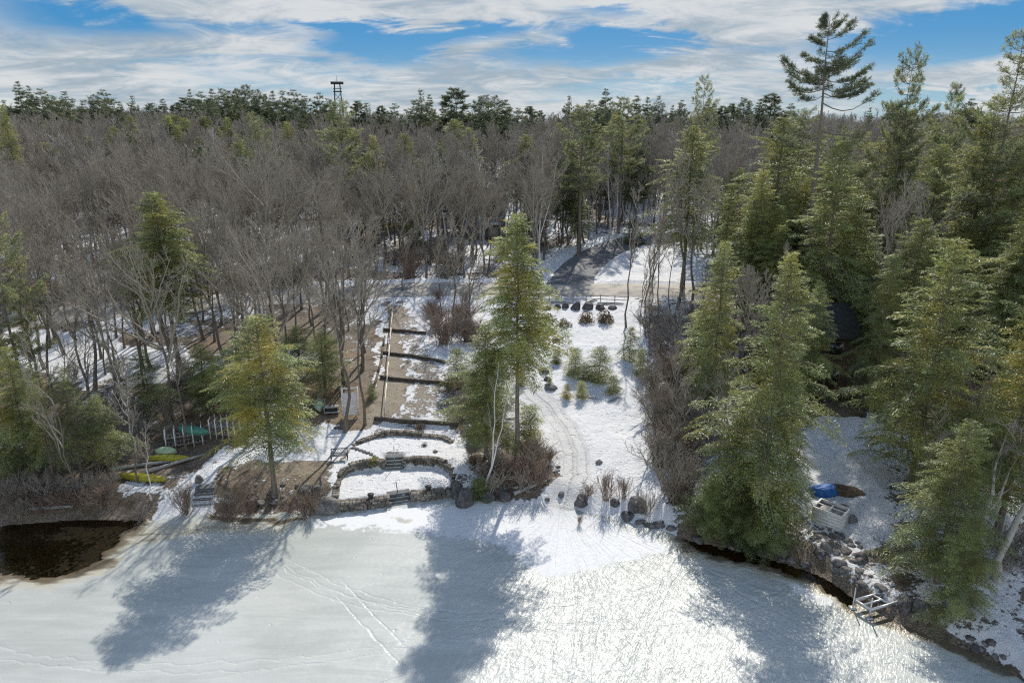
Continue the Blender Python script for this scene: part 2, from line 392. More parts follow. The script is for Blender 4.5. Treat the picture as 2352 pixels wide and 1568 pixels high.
def mat_road():
    m, nt = nodes_of('worn_asphalt'); g = NT(nt); p = g.pos()
    n1 = g.noise(0.35, 5, 0.65, p); n2 = g.noise(6, 4, 0.6, p)
    a = g.n('ShaderNodeAttribute', attribute_name='sand').outputs['Fac']
    asp = g.mix(n2, (0.12, 0.125, 0.13), (0.20, 0.20, 0.20))
    sand = g.mix(n2, (0.34, 0.31, 0.265), (0.50, 0.46, 0.395))
    c = g.mix(g.ramp(g.math('ADD', a, g.math('MULTIPLY', g.math('SUBTRACT', n1, 0.5), 1.8)), 0.3, 0.85), asp, sand)
    g.out(g.pbr(c, 0.8, 0.25, g.bump(n2, 0.3, 0.02))); return m
M_ROAD = mat_road()

# ------------------------------------------------------------------ terrain
SHORE = [U(u, v, 0)[:2] for u, v in ((-700, 1120), (-300, 1175), (0, 1203), (130, 1190), (250, 1190), (350, 1188), (470, 1178), (560, 1180), (640, 1175), (740, 1170),
         (775, 1172), (880, 1160), (960, 1145), (1050, 1135), (1150, 1148), (1240, 1152), (1330, 1165), (1420, 1192), (1500, 1214), (1560, 1230), (1700, 1258), (1800, 1282),
         (1890, 1316), (1950, 1362), (2050, 1425), (2150, 1462), (2250, 1497), (2352, 1560), (2500, 1680), (2700, 1900))]
SHORE.sort()
SX, SY = np.array([p[0] for p in SHORE]), np.array([p[1] for p in SHORE])
ROADPX = [(-500, 790), (-200, 757), (0, 731), (250, 708), (500, 690), (700, 674), (900, 663), (1100, 660), (1300, 662), (1450, 664), (1650, 668), (1900, 676), (2200, 690), (2600, 712)]
ZR = 6.0
ROAD = [U(u, v, ZR)[:2] for u, v in ROADPX]
RX, RY = np.array([p[0] for p in ROAD]), np.array([p[1] for p in ROAD])
SIDE = [U(1308, 655, 6.0)[:2], U(1318, 632, 6.0)[:2], U(1340, 607, 6.5)[:2], U(1385, 576, 7.2)[:2], U(1440, 558, 7.8)[:2], U(1540, 546, 8.4)[:2], U(1700, 538, 9)[:2]]

LOWER = [U(u, v, 0.62)[:2] for u, v in ((765, 1152), (774, 1122), (778, 1103), (792, 1090), (812, 1082), (838, 1077), (868, 1076), (884, 1078), (925, 1075), (963, 1069), (995, 1070), (1020, 1076), (1036, 1088), (1043, 1101), (1042, 1118), (960, 1128), (880, 1138))]
UPPER = [U(u, v, 1.3)[:2] for u, v in ((776, 1090), (790, 1077), (812, 1069), (838, 1064), (884, 1056), (929, 1053), (963, 1055), (1000, 1057), (1024, 1063), (1042, 1080), (1048, 1098), (1075, 1080), (1060, 1020), (1034, 1013), (995, 1003), (962, 1001), (930, 997), (897, 997), (865, 1001), (832, 1013), (808, 1024))]

def axis(dense, far_lo, far_hi, grow):
    lo, hi, st = dense
    a = list(np.arange(lo, hi + 1e-6, st)); s = st
    while a[-1] < far_hi: s *= grow; a.append(a[-1] + s)
    s = st; b = [lo]
    while b[-1] > far_lo: s *= grow; b.append(b[-1] - s)
    return np.array(b[:0:-1] + a)

def base_height(x, y):
    ys = np.interp(x, SX, SY); yr = np.interp(x, RX, RY)
    ys = ys + (fbm(x * 0.35, y * 0 + 3.3, 5, 3) - 0.5) * 1.4
    d = y - ys
    t = np.clip((d - 1) / np.maximum(yr - ys - 1, 5), 0, 1)
    bank = 0.95 * sstep(d, -0.3, 2.6)
    land = bank + (ZR - 0.95) * (0.75 * t + 0.25 * t * t)
    b = y - yr
    back = np.interp(np.clip(b, 0, 1e5), [0, 6, 14, 45, 100, 175, 260, 900], [0, 0, 0.8, 2.6, 5.4, 9.6, 12.0, 14]) + np.clip(-x - 30, 0, 400) * 0.012 * sstep(b, 5, 60)
    z = land + back
    bed = np.clip(-0.06 + d * 0.13, -1.4, 0)
    z = np.where(d < -0.3, bed, z)
    und = (fbm(x * 0.12, y * 0.12, 11, 4) - 0.5) * 1.1 * sstep(d, 2, 12)
    rd = np.abs(line_d(x, y, ROAD)); sd = line_d(x, y, SIDE)
    und *= sstep(np.minimum(rd, sd), 4.5, 11)
    z = z + und
    z = z + (fbm(x * 1.1, y * 1.1, 21, 3) - 0.5) * 0.13 * sstep(d, 0.5, 2) * sstep(np.minimum(rd, sd), 3.6, 5)
    # ploughed snow berms beside the roads
    z = z + 0.55 * np.exp(-((np.minimum(rd, sd) - 5.0) / 0.9) ** 2) * (0.4 + 0.9 * fbm(x * 0.5, y * 0.5, 31, 2)) * (rd > 3.5) * (sd > 3.4) * (b > -2)
    return z, d

gx, gy = axis((-52, 50, 0.34), -900, 900, 1.09), axis((19, 122, 0.34), -60, 1300, 1.07)
X, Y = np.meshgrid(gx, gy)
Z, DSH = base_height(X, Y)
# flatten the side road, then cut the patio terraces
sdist = line_d(X, Y, SIDE)
zs = np.interp(Y, [p[1] for p in SIDE], [6.0, 6.0, 6.5, 7.2, 7.8, 8.4, 9.0])
w = (1 - sstep(sdist, 3.4, 6.0)) * (Y > SIDE[0][1]) * (Y < 190)
Z = Z * (1 - w) + zs * w
up = poly_sd(X, Y, UPPER); lo = poly_sd(X, Y, LOWER)
front = DSH > 0.2
w = (1 - sstep(up, 0.0, 3.2)) * front * (lo > 0.05)
Z = Z * (1 - w) + 1.3 * w
STEPCUT = [U(u, v, 0.95)[:2] for u, v in ((880, 1078), (930, 1075), (930, 1049), (881, 1051))]; STEPCUT2 = [U(u, v, 0.3)[:2] for u, v in ((887, 1168), (949, 1159), (949, 1136), (888, 1144))]
Z = np.where(lo <= 0.05, 0.62 + (fbm(X * 1.3, Y * 1.3, 77, 2) - 0.5) * 0.08, Z)

Z = np.where(poly_sd(X, Y, STEPCUT) < 0, np.minimum(Z, 0.60), Z); Z = np.where(poly_sd(X, Y, STEPCUT2) < 0, np.minimum(Z, 0.02), Z)

def H(x, y):
    i = np.clip(np.searchsorted(gx, x) - 1, 0, len(gx) - 2); j = np.clip(np.searchsorted(gy, y) - 1, 0, len(gy) - 2)
    fx = (x - gx[i]) / (gx[i + 1] - gx[i]); fy = (y - gy[j]) / (gy[j + 1] - gy[j])
    return (Z[j, i] * (1 - fx) + Z[j, i + 1] * fx) * (1 - fy) + (Z[j + 1, i] * (1 - fx) + Z[j + 1, i + 1] * fx) * fy

def G(u, v, dz=0.0):
    """ground point seen in direction (u, v): first hit along the ray"""
    a, b = (u - CU) / F, (CV - v) / F
    d = np.array([a, CP + b * SP, -SP + b * CP])
    t = np.arange(24, 420, 0.25)
    P = t[:, None] * d; P[:, 2] += CAMZ
    hit = np.nonzero(P[:, 2] <= np.maximum(H(P[:, 0], P[:, 1]), 0.0))[0]
    k = hit[0] if len(hit) else len(t) - 1
    p = P[k]
    return Vector((p[0], p[1], float(max(H(p[0], p[1]), 0.0)) + dz))

# ------------------------------------------------------------------ ground cover (snow, gravel, litter), written per vertex
PU, PV = project(X, Y, Z)
ju = PU + (fbm(X * 0.9, Y * 0.9, 41, 3) - 0.5) * 46
jv = PV + (fbm(X * 0.9, Y * 0.9, 47, 3) - 0.5) * 30
snow = 0.42 + (fbm(X * 0.10, Y * 0.10, 51, 3) - 0.5) * 1.1
dirt = np.zeros_like(X); warm = np.clip((fbm(X * 0.3, Y * 0.3, 61, 2) - 0.55) * 2, 0, 0.5)
def cover(poly, s=None, dr=None, wm=None, soft=10, jit=True):
    sd = poly_sd(ju if jit else PU, jv if jit else PV, poly); w = 1 - sstep(sd, -soft, soft)
    w = w * (DSH > -1) * (Y < 200)
    if s is not None: snow[:] = snow * (1 - w) + s * w
    if dr is not None: dirt[:] = dirt * (1 - w) + dr * w
    if wm is not None: warm[:] = warm * (1 - w) + wm * w
far = Y > 118
snow = np.where(far, snow + 0.18, snow)
cover([(-200, 1080), (330, 1085), (370, 1130), (360, 1230), (-200, 1260)], 0.22, None, 0.1)                # leaf-littered left bank
cover([(860, 1180), (845, 1000), (880, 690), (960, 640), (1250, 640), (1450, 660), (1490, 780), (1470, 860), (1490, 1010), (1520, 1130), (1570, 1235), (1150, 1180)], 1.0, 0, 0)
cover([(1255, 600), (1430, 540), (1580, 540), (1680, 640), (1680, 668), (1250, 668)], 0.92)
cover([(640, 960), (860, 985), (1060, 1000), (1080, 1150), (740, 1180), (700, 1060)], 1.0, 0, 0)               # patio terraces
cover([(395, 1150), (480, 1050), (560, 1015), (700, 990), (830, 975), (780, 1060), (590, 1062), (500, 1140), (470, 1200), (340, 1215)], 1.0, 0, 0)
cover([(270, 1105), (360, 1108), (360, 1128), (275, 1130)], 0.9)
cover([(490, 1062), (560, 1058), (590, 1063), (640, 1085), (775, 1075), (745, 1160), (640, 1190), (480, 1185)], 0.38, None, 0.12)
cover([(570, 1052), (660, 1060), (770, 1062), (790, 1035), (820, 1005), (790, 1050), (740, 1085), (690, 1100), (600, 1090)], 0.15, 0.55, 0.25)
cover([(776, 985), (800, 965), (830, 900), (850, 930), (842, 985), (810, 1000)], 0.12, 0.2, 0.6)
cover([(700, 880), (830, 880), (835, 960), (770, 968), (690, 965)], 0.15, 0, 0.5)
cover([(370, 960), (570, 950), (560, 1015), (470, 1050), (330, 1090), (330, 1030)], 0.1, 0, 0.2)
cover([(300, 880), (560, 860), (600, 930), (360, 960)], 0.35)
cover([(20, 760), (260, 770), (330, 850), (200, 890), (40, 840)], 0.85)
cover([(240, 800), (420, 790), (480, 850), (300, 890)], 0.85)
cover([(887, 692), (930, 694), (950, 737), (930, 742), (920, 790), (925, 825), (947, 865), (930, 905), (908, 955), (865, 978), (838, 988), (846, 940), (866, 880), (876, 830), (884, 770)], 0.0, 1.0, 0, soft=5)
cover([(925, 690), (960, 720), (985, 800), (1020, 850), (1030, 960), (905, 990), (905, 950), (945, 880), (918, 790)], 0.48, 0.8, 0.1, soft=22)
cover([(838, 985), (930, 975), (1050, 985), (1035, 1000), (930, 992), (840, 1012)], 0.55, 0.8, 0.1)
cover([(880, 1030), (930, 1025), (945, 1055), (880, 1057)], 0.5, 0.9, 0.1)
cover([(1020, 860), (1120, 860), (1190, 1000), (1265, 1040), (1285, 1100), (1230, 1150), (1110, 1165), (1095, 1100), (1050, 1000), (1020, 950)], 0.40, 0, 0.12)
cover([(1040, 1090), (1110, 1080), (1110, 1150), (1060, 1160)], 0.55)
cover([(1170, 880), (1195, 880), (1200, 1010), (1180, 1030)], 0.55)
cover([(1490, 760), (1600, 720), (1680, 900), (1620, 1160), (1560, 1235), (1510, 1120), (1490, 1000)], 0.52, 0, 0.2)
cover([(1560, 1205), (1700, 1225), (1800, 1245), (1870, 1270), (1960, 1380), (1900, 1370), (1700, 1285), (1550, 1245)], 0.05, 0, 0.1)
cover([(1850, 1195), (1920, 1215), (1990, 1240), (2050, 1330), (2110, 1420), (2060, 1450), (1950, 1390), (1880, 1290)], 0.52, 0, 0.05)
cover([(1870, 960), (2000, 950), (2020, 1020), (2045, 1240), (1990, 1260), (1930, 1215), (1850, 1180), (1820, 1120)], 1.0, 0, 0)
cover([(1820, 850), (2010, 870), (1990, 950), (1860, 950)], 0.0, 0, 0)
cover([(2160, 1455), (2330, 1440), (2400, 1600), (2260, 1530)], 0.85)
cover([(2080, 1150), (2352, 1060), (2352, 1420), (2250, 1450), (2120, 1380)], 0.62)
cover([(1595, 700), (1820, 700), (1850, 900), (1620, 900)], 0.45)
cover([(1240, 700), (1420, 700), (1425, 745), (1300, 760), (1235, 740)], 0.72, 0, 0.4)
cover([(1185, 760), (1300, 750), (1310, 850), (1210, 870)], 0.68, 0, 0)
snow = np.clip(snow - 0.7 * (1 - sstep(DSH, -0.2, 1.2)) * (PU > 1600), 0, 1)
TRK = [G(u, v)[:2] for u, v in ((1150, 862), (1205, 888), (1258, 932), (1298, 985), (1320, 1040), (1322, 1092), (1308, 1140), (1288, 1185))]
P_ = np.array(TRK); sgn = np.zeros_like(X); dmin = np.full(X.shape, 1e9)
for i_ in range(len(P_) - 1):
    a_, e_ = P_[i_], P_[i_ + 1] - P_[i_]; t_ = np.clip(((X - a_[0]) * e_[0] + (Y - a_[1]) * e_[1]) / (e_ @ e_), 0, 1)
    dx_, dy_ = X - a_[0] - t_ * e_[0], Y - a_[1] - t_ * e_[1]; dd_ = np.hypot(dx_, dy_); m_ = dd_ < dmin
    sgn = np.where(m_, np.sign(dx_ * e_[1] - dy_ * e_[0]), sgn); dmin = np.where(m_, dd_, dmin)
rut = np.clip(sgn * dmin, -6, 6)
cov = np.stack([np.clip(snow, 0, 1), np.clip(dirt, 0, 1), np.clip(warm, 0, 1), np.ones_like(X)], -1).reshape(-1, 4).astype(np.float32)

def grid_mesh(name, X, Y, Z, m):
    ny, nx = X.shape
    i = np.arange(nx * ny).reshape(ny, nx)
    Q = np.stack([i[:-1, :-1], i[:-1, 1:], i[1:, 1:], i[1:, :-1]], -1).reshape(-1, 4)
    return make_mesh(name, np.stack([X, Y, Z], -1).reshape(-1, 3), [Q], [m], smooth=True)

me = grid_mesh('ground', X, Y, Z, M_GROUND)
me.color_attributes.new('cover', 'FLOAT_COLOR', 'POINT').data.foreach_set('color', cov.ravel())
me.attributes.new('rut', 'FLOAT', 'POINT').data.foreach_set('value', rut.ravel().astype(np.float32))
kind(link('ground', me), 'structure')

# ------------------------------------------------------------------ lake: ice sheet over melt water
ix, iy = axis((-45, 34, 0.26), -700, 700, 1.12), axis((20, 66, 0.26), -700, 72, 1.14)
IX, IY = np.meshgrid(ix, iy)
IU, IV = project(IX, IY, IX * 0)
ju2 = IU + (fbm(IX * 0.7, IY * 0.7, 141, 3) - 0.5) * 40; jv2 = IV + (fbm(IX * 0.7, IY * 0.7, 147, 3) - 0.5) * 22
POOL = [(-400, 1190), (0, 1195), (260, 1190), (320, 1196), (255, 1250), (232, 1285), (150, 1315), (105, 1330), (40, 1318), (-400, 1300)]
MARG = [(1556, 1224), (1700, 1250), (1800, 1272), (1900, 1308), (1975, 1370), (1955, 1398), (1905, 1352), (1850, 1325), (1790, 1306), (1690, 1286), (1600, 1254)]
AMB = [(1955, 1385), (2060, 1420), (2160, 1460), (2280, 1505), (2352, 1560), (2300, 1560), (2180, 1500), (2060, 1450), (1990, 1420)]
STEPW = [(480, 1182), (700, 1186), (700, 1200), (560, 1206), (480, 1200)]
pool = np.minimum(poly_sd(ju2, jv2, POOL), poly_sd(ju2, jv2, MARG) + 2)
# distances in the picture become metres along the ice: sharper below, wide fringe above
melt = 1 - sstep(pool, -4, 4)
front_y = IY > 5
IZ = (fbm(IX * 0.25, IY * 0.25, 151, 3) - 0.5) * 0.05 - 1.6 * sstep(melt, 0.45, 0.8) * front_y
wet = np.clip(1 - sstep(pool, -8, 14 + 80 * fbm(IX * 0.3, IY * 0.3, 161, 3)), 0, 1)
wet = np.maximum(wet, 0.95 * (1 - sstep(poly_sd(ju2, jv2, AMB), -12, 14)))
wet = np.maximum(wet, 0.85 * (1 - sstep(poly_sd(ju2, jv2, STEPW), -8, 10)))
wet = np.maximum(wet, 0.6 * (1 - sstep(poly_sd(ju2, jv2, [(330, 1205), (540, 1200), (700, 1200), (640, 1225), (420, 1235), (280, 1262)]), -14, 14)))
wet = np.maximum(wet, 0.45 * (1 - sstep(poly_sd(ju2, jv2, [(905, 1186), (945, 1184), (952, 1194), (915, 1198)]), -4, 4)))
wet = np.maximum(wet, 0.25 * (1 - sstep(poly_sd(IU, IV, [(1305, 1215), (1330, 1210), (1372, 1262), (1350, 1266)]), -3, 3)))
isn = np.zeros_like(IX)
for poly in ([(690, 1200), (760, 1175), (890, 1160), (1050, 1150), (1250, 1150), (1420, 1195), (1560, 1262), (1480, 1290), (1250, 1330), (1150, 1260), (950, 1225), (720, 1215)],
             [(1735, 1306), (1830, 1308), (1900, 1345), (1925, 1405), (1850, 1385), (1780, 1345)], [(2150, 1445), (2330, 1450), (2352, 1560), (2250, 1520)], [(340, 1215), (400, 1195), (480, 1200), (420, 1220)]):
    isn = np.maximum(isn, 0.85 * (1 - sstep(poly_sd(ju2, jv2, poly), -34, 30)))
isn = isn * (1 - wet) * front_y
me = grid_mesh('lake_ice', IX, IY, IZ, M_ICE)
ic = np.stack([isn, wet * front_y, isn * 0, isn * 0 + 1], -1).reshape(-1, 4).astype(np.float32)
me.color_attributes.new('ice', 'FLOAT_COLOR', 'POINT').data.foreach_set('color', ic.ravel())
kind(link('lake_ice', me), 'structure')
wx, wy = np.meshgrid(np.linspace(-60, 60, 25), np.linspace(15, 70, 12))
kind(link('lake_water', grid_mesh('lake_water', wx, wy, wx * 0 - 0.05, M_WATER)), 'structure')

# ------------------------------------------------------------------ roads
def ribbon(name, pts, width, lift, sandy):
    P = np.array(pts); seg = np.r_[0, np.cumsum(np.linalg.norm(np.diff(P, axis=0), axis=1))]
    s = np.arange(0, seg[-1], 0.8); cx, cy = np.interp(s, seg, P[:, 0]), np.interp(s, seg, P[:, 1])
    for _ in range(25):
        cx[1:-1] = (cx[:-2] + cx[1:-1] * 2 + cx[2:]) / 4; cy[1:-1] = (cy[:-2] + cy[1:-1] * 2 + cy[2:]) / 4
    tx, ty = np.gradient(cx), np.gradient(cy); L = np.hypot(tx, ty); tx /= L; ty /= L
    k = np.linspace(-0.5, 0.5, 13)
    edge = 1 + (fbm(s * 0.35, s * 0, 9, 3) - 0.5) * 0.2
    RXX = cx[:, None] - ty[:, None] * k * width * edge[:, None]; RYY = cy[:, None] + tx[:, None] * k * width * edge[:, None]
    RZ = H(RXX, RYY) + lift - 0.05 * (np.abs(k) > 0.49)
    me = grid_mesh(name, RXX, RYY, RZ, M_ROAD)
    at = me.attributes.new('sand', 'FLOAT', 'POINT')
    at.data.foreach_set('value', (sandy + (np.abs(k)[None] * 0.35) + 0 * RXX).ravel().astype(np.float32))
    return kind(link(name, me), 'structure')
ribbon('road', ROAD, 7.5, 0.05, 0.62)
ribbon('side_road', SIDE, 7.4, 0.054, 0.02)

# ------------------------------------------------------------------ trees: generators
def unit(v): return v / (np.linalg.norm(v, axis=-1, keepdims=True) + 1e-9)

def grow(P, c, ang, lens, N, upb, rng, smin=0.25, smax=1.0, wob=0.12):
    """c children on each parent polyline P (M,n,3); lens = function(parent length, s) -> lengths"""
    M, n, _ = P.shape
    s = (np.arange(c)[None] + rng.random((M, c))) / c * (smax - smin) + smin
    f = s * (n - 1); i = np.clip(f.astype(int), 0, n - 2); fr = (f - i)[..., None]
    r = np.arange(M)[:, None]
    A, B = P[r, i], P[r, i + 1]
    pos = A + (B - A) * fr; tan = unit(B - A)
    PL = np.linalg.norm(np.diff(P, axis=1), axis=2).sum(1)[:, None]
    rv = unit(rng.normal(size=(M, c, 3))); perp = unit(rv - (rv * tan).sum(-1, keepdims=True) * tan)
    a = np.radians(ang + rng.uniform(-14, 14, (M, c)))[..., None]
    d = unit(tan * np.cos(a) + perp * np.sin(a) + np.array([0, 0, upb]))
    L = lens(PL, s) * rng.uniform(0.7, 1.25, (M, c))
    out = np.empty((M, c, N, 3)); out[:, :, 0] = pos
    for k in range(1, N):
        d = unit(d + rng.normal(size=d.shape) * wob + np.array([0, 0, upb * 0.35]))
        out[:, :, k] = out[:, :, k - 1] + d * (L / (N - 1))[..., None]
    return out.reshape(M * c, N, 3)

def taper(P, r0, r1):
    M, N, _ = P.shape
    r0 = np.broadcast_to(np.asarray(r0, float), (M,))
    return r0[:, None] * np.linspace(1, r1, N)[None]

def bare_meshes(name, seed, H0=20.0, spread=1.0, clear=0.36, nl=15, c2=7, c3=6, c4=4, tw=0.012, trunk_r=0.0105, lean=0.0, fork=False, twig=None, bark=None):
    rng = np.random.default_rng(seed)
    N = 10; t = np.linspace(0, 1, N)
    P = np.zeros((1, N, 3)); P[0, :, 2] = t * H0 * 0.93
    wv = np.cumsum(rng.normal(size=(N, 2)) * 0.012 * H0, axis=0); wv -= wv[0]
    P[0, :, :2] = wv + np.outer(t, [lean * H0, 0])
    R = H0 * trunk_r * (1 - 0.92 * t ** 0.9)[None]; R[0, 0] *= 1.35
    trunks = [(P, R)]
    if fork:
        Q = P.copy(); k = np.clip((t - 0.28) / 0.72, 0, 1); an = rng.uniform(0, 6.28)
        Q[0, :, 0] += np.cos(an) * k ** 0.8 * H0 * 0.16; Q[0, :, 1] += np.sin(an) * k ** 0.8 * H0 * 0.16; Q[0, :, 2] *= 0.95
        trunks.append((Q, R * 0.85))
    V1 = []; F1 = []; off = 0
    for p, r in trunks:
        v, q = tubes(p, r, 8); V1.append(v); F1.append(q + off); off += len(v)
    tm = make_mesh(name + '_trunk', np.concatenate(V1), [np.concatenate(F1)], [bark or M_BARK], smooth=True)
    mb = MB(); nseg = max(3, nl // len(trunks))
    for p, r in trunks:
        L1 = grow(p, nseg, 40, lambda PL, s: H0 * 0.36 * spread * np.clip(1.25 - s, 0.28, 0.8) / 0.8 * np.clip((s - clear + 0.35) / 0.35, 0.5, 1), 7, 0.22, rng, clear, 0.97, 0.11)
        l1 = np.linalg.norm(np.diff(L1, axis=1), axis=2).sum(1)
        L2 = grow(L1, c2, 38, lambda PL, s: PL * 0.5 * (1.2 - 0.75 * s), 5, 0.18, rng, 0.22, 1.0, 0.13)
        L3 = grow(L2, c3, 38, lambda PL, s: PL * 0.52 * (1.2 - 0.7 * s), 4, 0.14, rng, 0.2, 1.0, 0.15)
        for P_, r0, r1, k in ((L1, 0.013 * l1 + 0.02, 0.3, 5), (L2, tw * 2.6, 0.5, 4), (L3, tw * 1.5, 0.6, 3)):
            v, q = tubes(P_, taper(P_, r0, r1), k); mb.add(v, q)
        if c4:
            L4 = grow(L3, c4, 40, lambda PL, s: PL * 0.55 * (1.2 - 0.6 * s), 3, 0.08, rng, 0.2, 1.0, 0.15)
            v, q = tubes(L4, taper(L4, tw, 0.6), 3); mb.add(v, q)
    cm = make_mesh(name + '_crown', np.concatenate(mb.V), mb.Q, [twig or M_TWIG])
    return tm, cm, H0

def diamonds(base, d, side, L, W):
    """leaf quads: base (n,3), direction d, side vector, length L, width W"""
    L, W = L[:, None], W[:, None]
    V = np.stack([base, base + d * L * 0.45 + side * W * 0.5, base + d * L, base + d * L * 0.45 - side * W * 0.5], 1)
    return V.reshape(-1, 3), np.arange(len(base) * 4).reshape(-1, 4)

def hemlock_meshes(name, seed, H0=20.0, R=5.0, cb=0.12, nb=230, step=0.2, K=6, leafL=0.34, leafW=0.066, power=0.85, gap=0.0, trunk_r=0.011, mat=None):
    rng = np.random.default_rng(seed)
    N = 9; t = np.linspace(0, 1, N)
    P = np.zeros((1, N, 3)); P[0, :, 2] = t * H0; P[0, 1:-1, :2] = rng.normal(size=(N - 2, 2)) * 0.04
    RR = H0 * trunk_r * (1 - 0.97 * t)[None]; RR[0, 0] *= 1.4
    v, q = tubes(P, RR, 8); tm = make_mesh(name + '_trunk', v, [q], [M_CBARK], smooth=True)
    wood, leafV, leafQ, off = [], [], [], 0
    lobes = rng.uniform(0, 6.28, 4)
    for i in range(nb):
        f = (i + rng.random()) / nb; z = H0 * (cb + (1 - cb) * f ** 0.92)
        if z > H0 * 0.995: continue
        az = i * 2.39996 + rng.uniform(-0.5, 0.5)
        prof = (1 - f) ** power * (0.62 + 0.38 * sstep(np.array(f), 0.0, 0.3)) * (1.25 - 0.1 * f)
        L = R * prof * rng.uniform(0.45, 1.2) * (1 + 0.20 * math.sin(2 * az + lobes[0]) + 0.15 * math.sin(az + lobes[2] + 3 * f) + 0.22 * math.sin(f * 17 + lobes[1] + az)) + 0.22
        if rng.random() < gap * (1 - f): continue
        rise = 0.12 + 0.75 * f ** 1.6 + rng.uniform(-0.08, 0.12); droop = 0.34 + rng.uniform(-0.06, 0.12) - 0.15 * f
        h = np.array([math.cos(az), math.sin(az), 0]); side = np.array([-h[1], h[0], 0])
        def path(s):
            s = np.asarray(s)[..., None]
            return np.array([0, 0, z]) + h * L * s + np.array([0, 0, L]) * (rise * s - droop * s * s * (0.6 + 0.6 * s)) + side * L * 0.06 * np.sin(3 * s + i)
        s5 = np.linspace(0, 1, 5); wood.append(path(s5))
        J = max(3, int(L / step)); s = np.linspace(0.1 if L < 2 else 0.2, 1, J) + rng.uniform(-0.02, 0.02, J)
        p0 = path(s); tan = unit(path(s + 0.03) - p0)
        for sg in (-1, 1):
            ll = np.minimum(1.25, (0.42 * L * (1.08 - s) + 0.16)) * rng.uniform(0.65, 1.2, J)
            d = unit(tan * 0.62 + side * sg * 0.78 + np.array([0, 0, 1]) * rng.uniform(-0.28, 0.10, J)[:, None])
            u = (np.arange(K) + 0.5) / K
            b = p0[:, None] + d[:, None] * (ll[:, None] * u)[..., None] + np.array([0, 0, -1]) * (ll[:, None] * 0.22 * u ** 2)[..., None]
            nrm = unit(np.cross(d, tan) * sg * 1.0 + rng.normal(size=(J, 3)) * 0.22)
            sd = unit(np.cross(nrm, d))
            alt = np.where(np.arange(K) % 2 == 0, 1, -1)[None, :, None] * 0.75
            ld = unit(d[:, None] + sd[:, None] * alt + rng.normal(size=(J, K, 3)) * 0.22)
            lsd = unit(np.cross(unit(nrm[:, None] + rng.normal(size=(J, K, 3)) * 0.3), ld))
            sc = (0.65 + 0.5 * np.minimum(1, ll))[:, None] * rng.uniform(0.7, 1.25, (J, K))
            v, q = diamonds(b.reshape(-1, 3), ld.reshape(-1, 3), lsd.reshape(-1, 3), (leafL * sc).ravel(), (leafW * sc).ravel())
            leafV.append(v); leafQ.append(q + off); off += len(v)
    W = np.array(wood); LW = np.linalg.norm(np.diff(W, axis=1), axis=2).sum(1)
    v, q = tubes(W, taper(W, 0.010 * LW + 0.006, 0.25), 4)
    V = np.concatenate([v] + leafV); Q2 = np.concatenate(leafQ) + len(v)
    cm = make_mesh(name + '_crown', V, [Q2, q], [mat or M_HEM, M_CBARK], midx=[0, 1])
    return tm, cm, H0

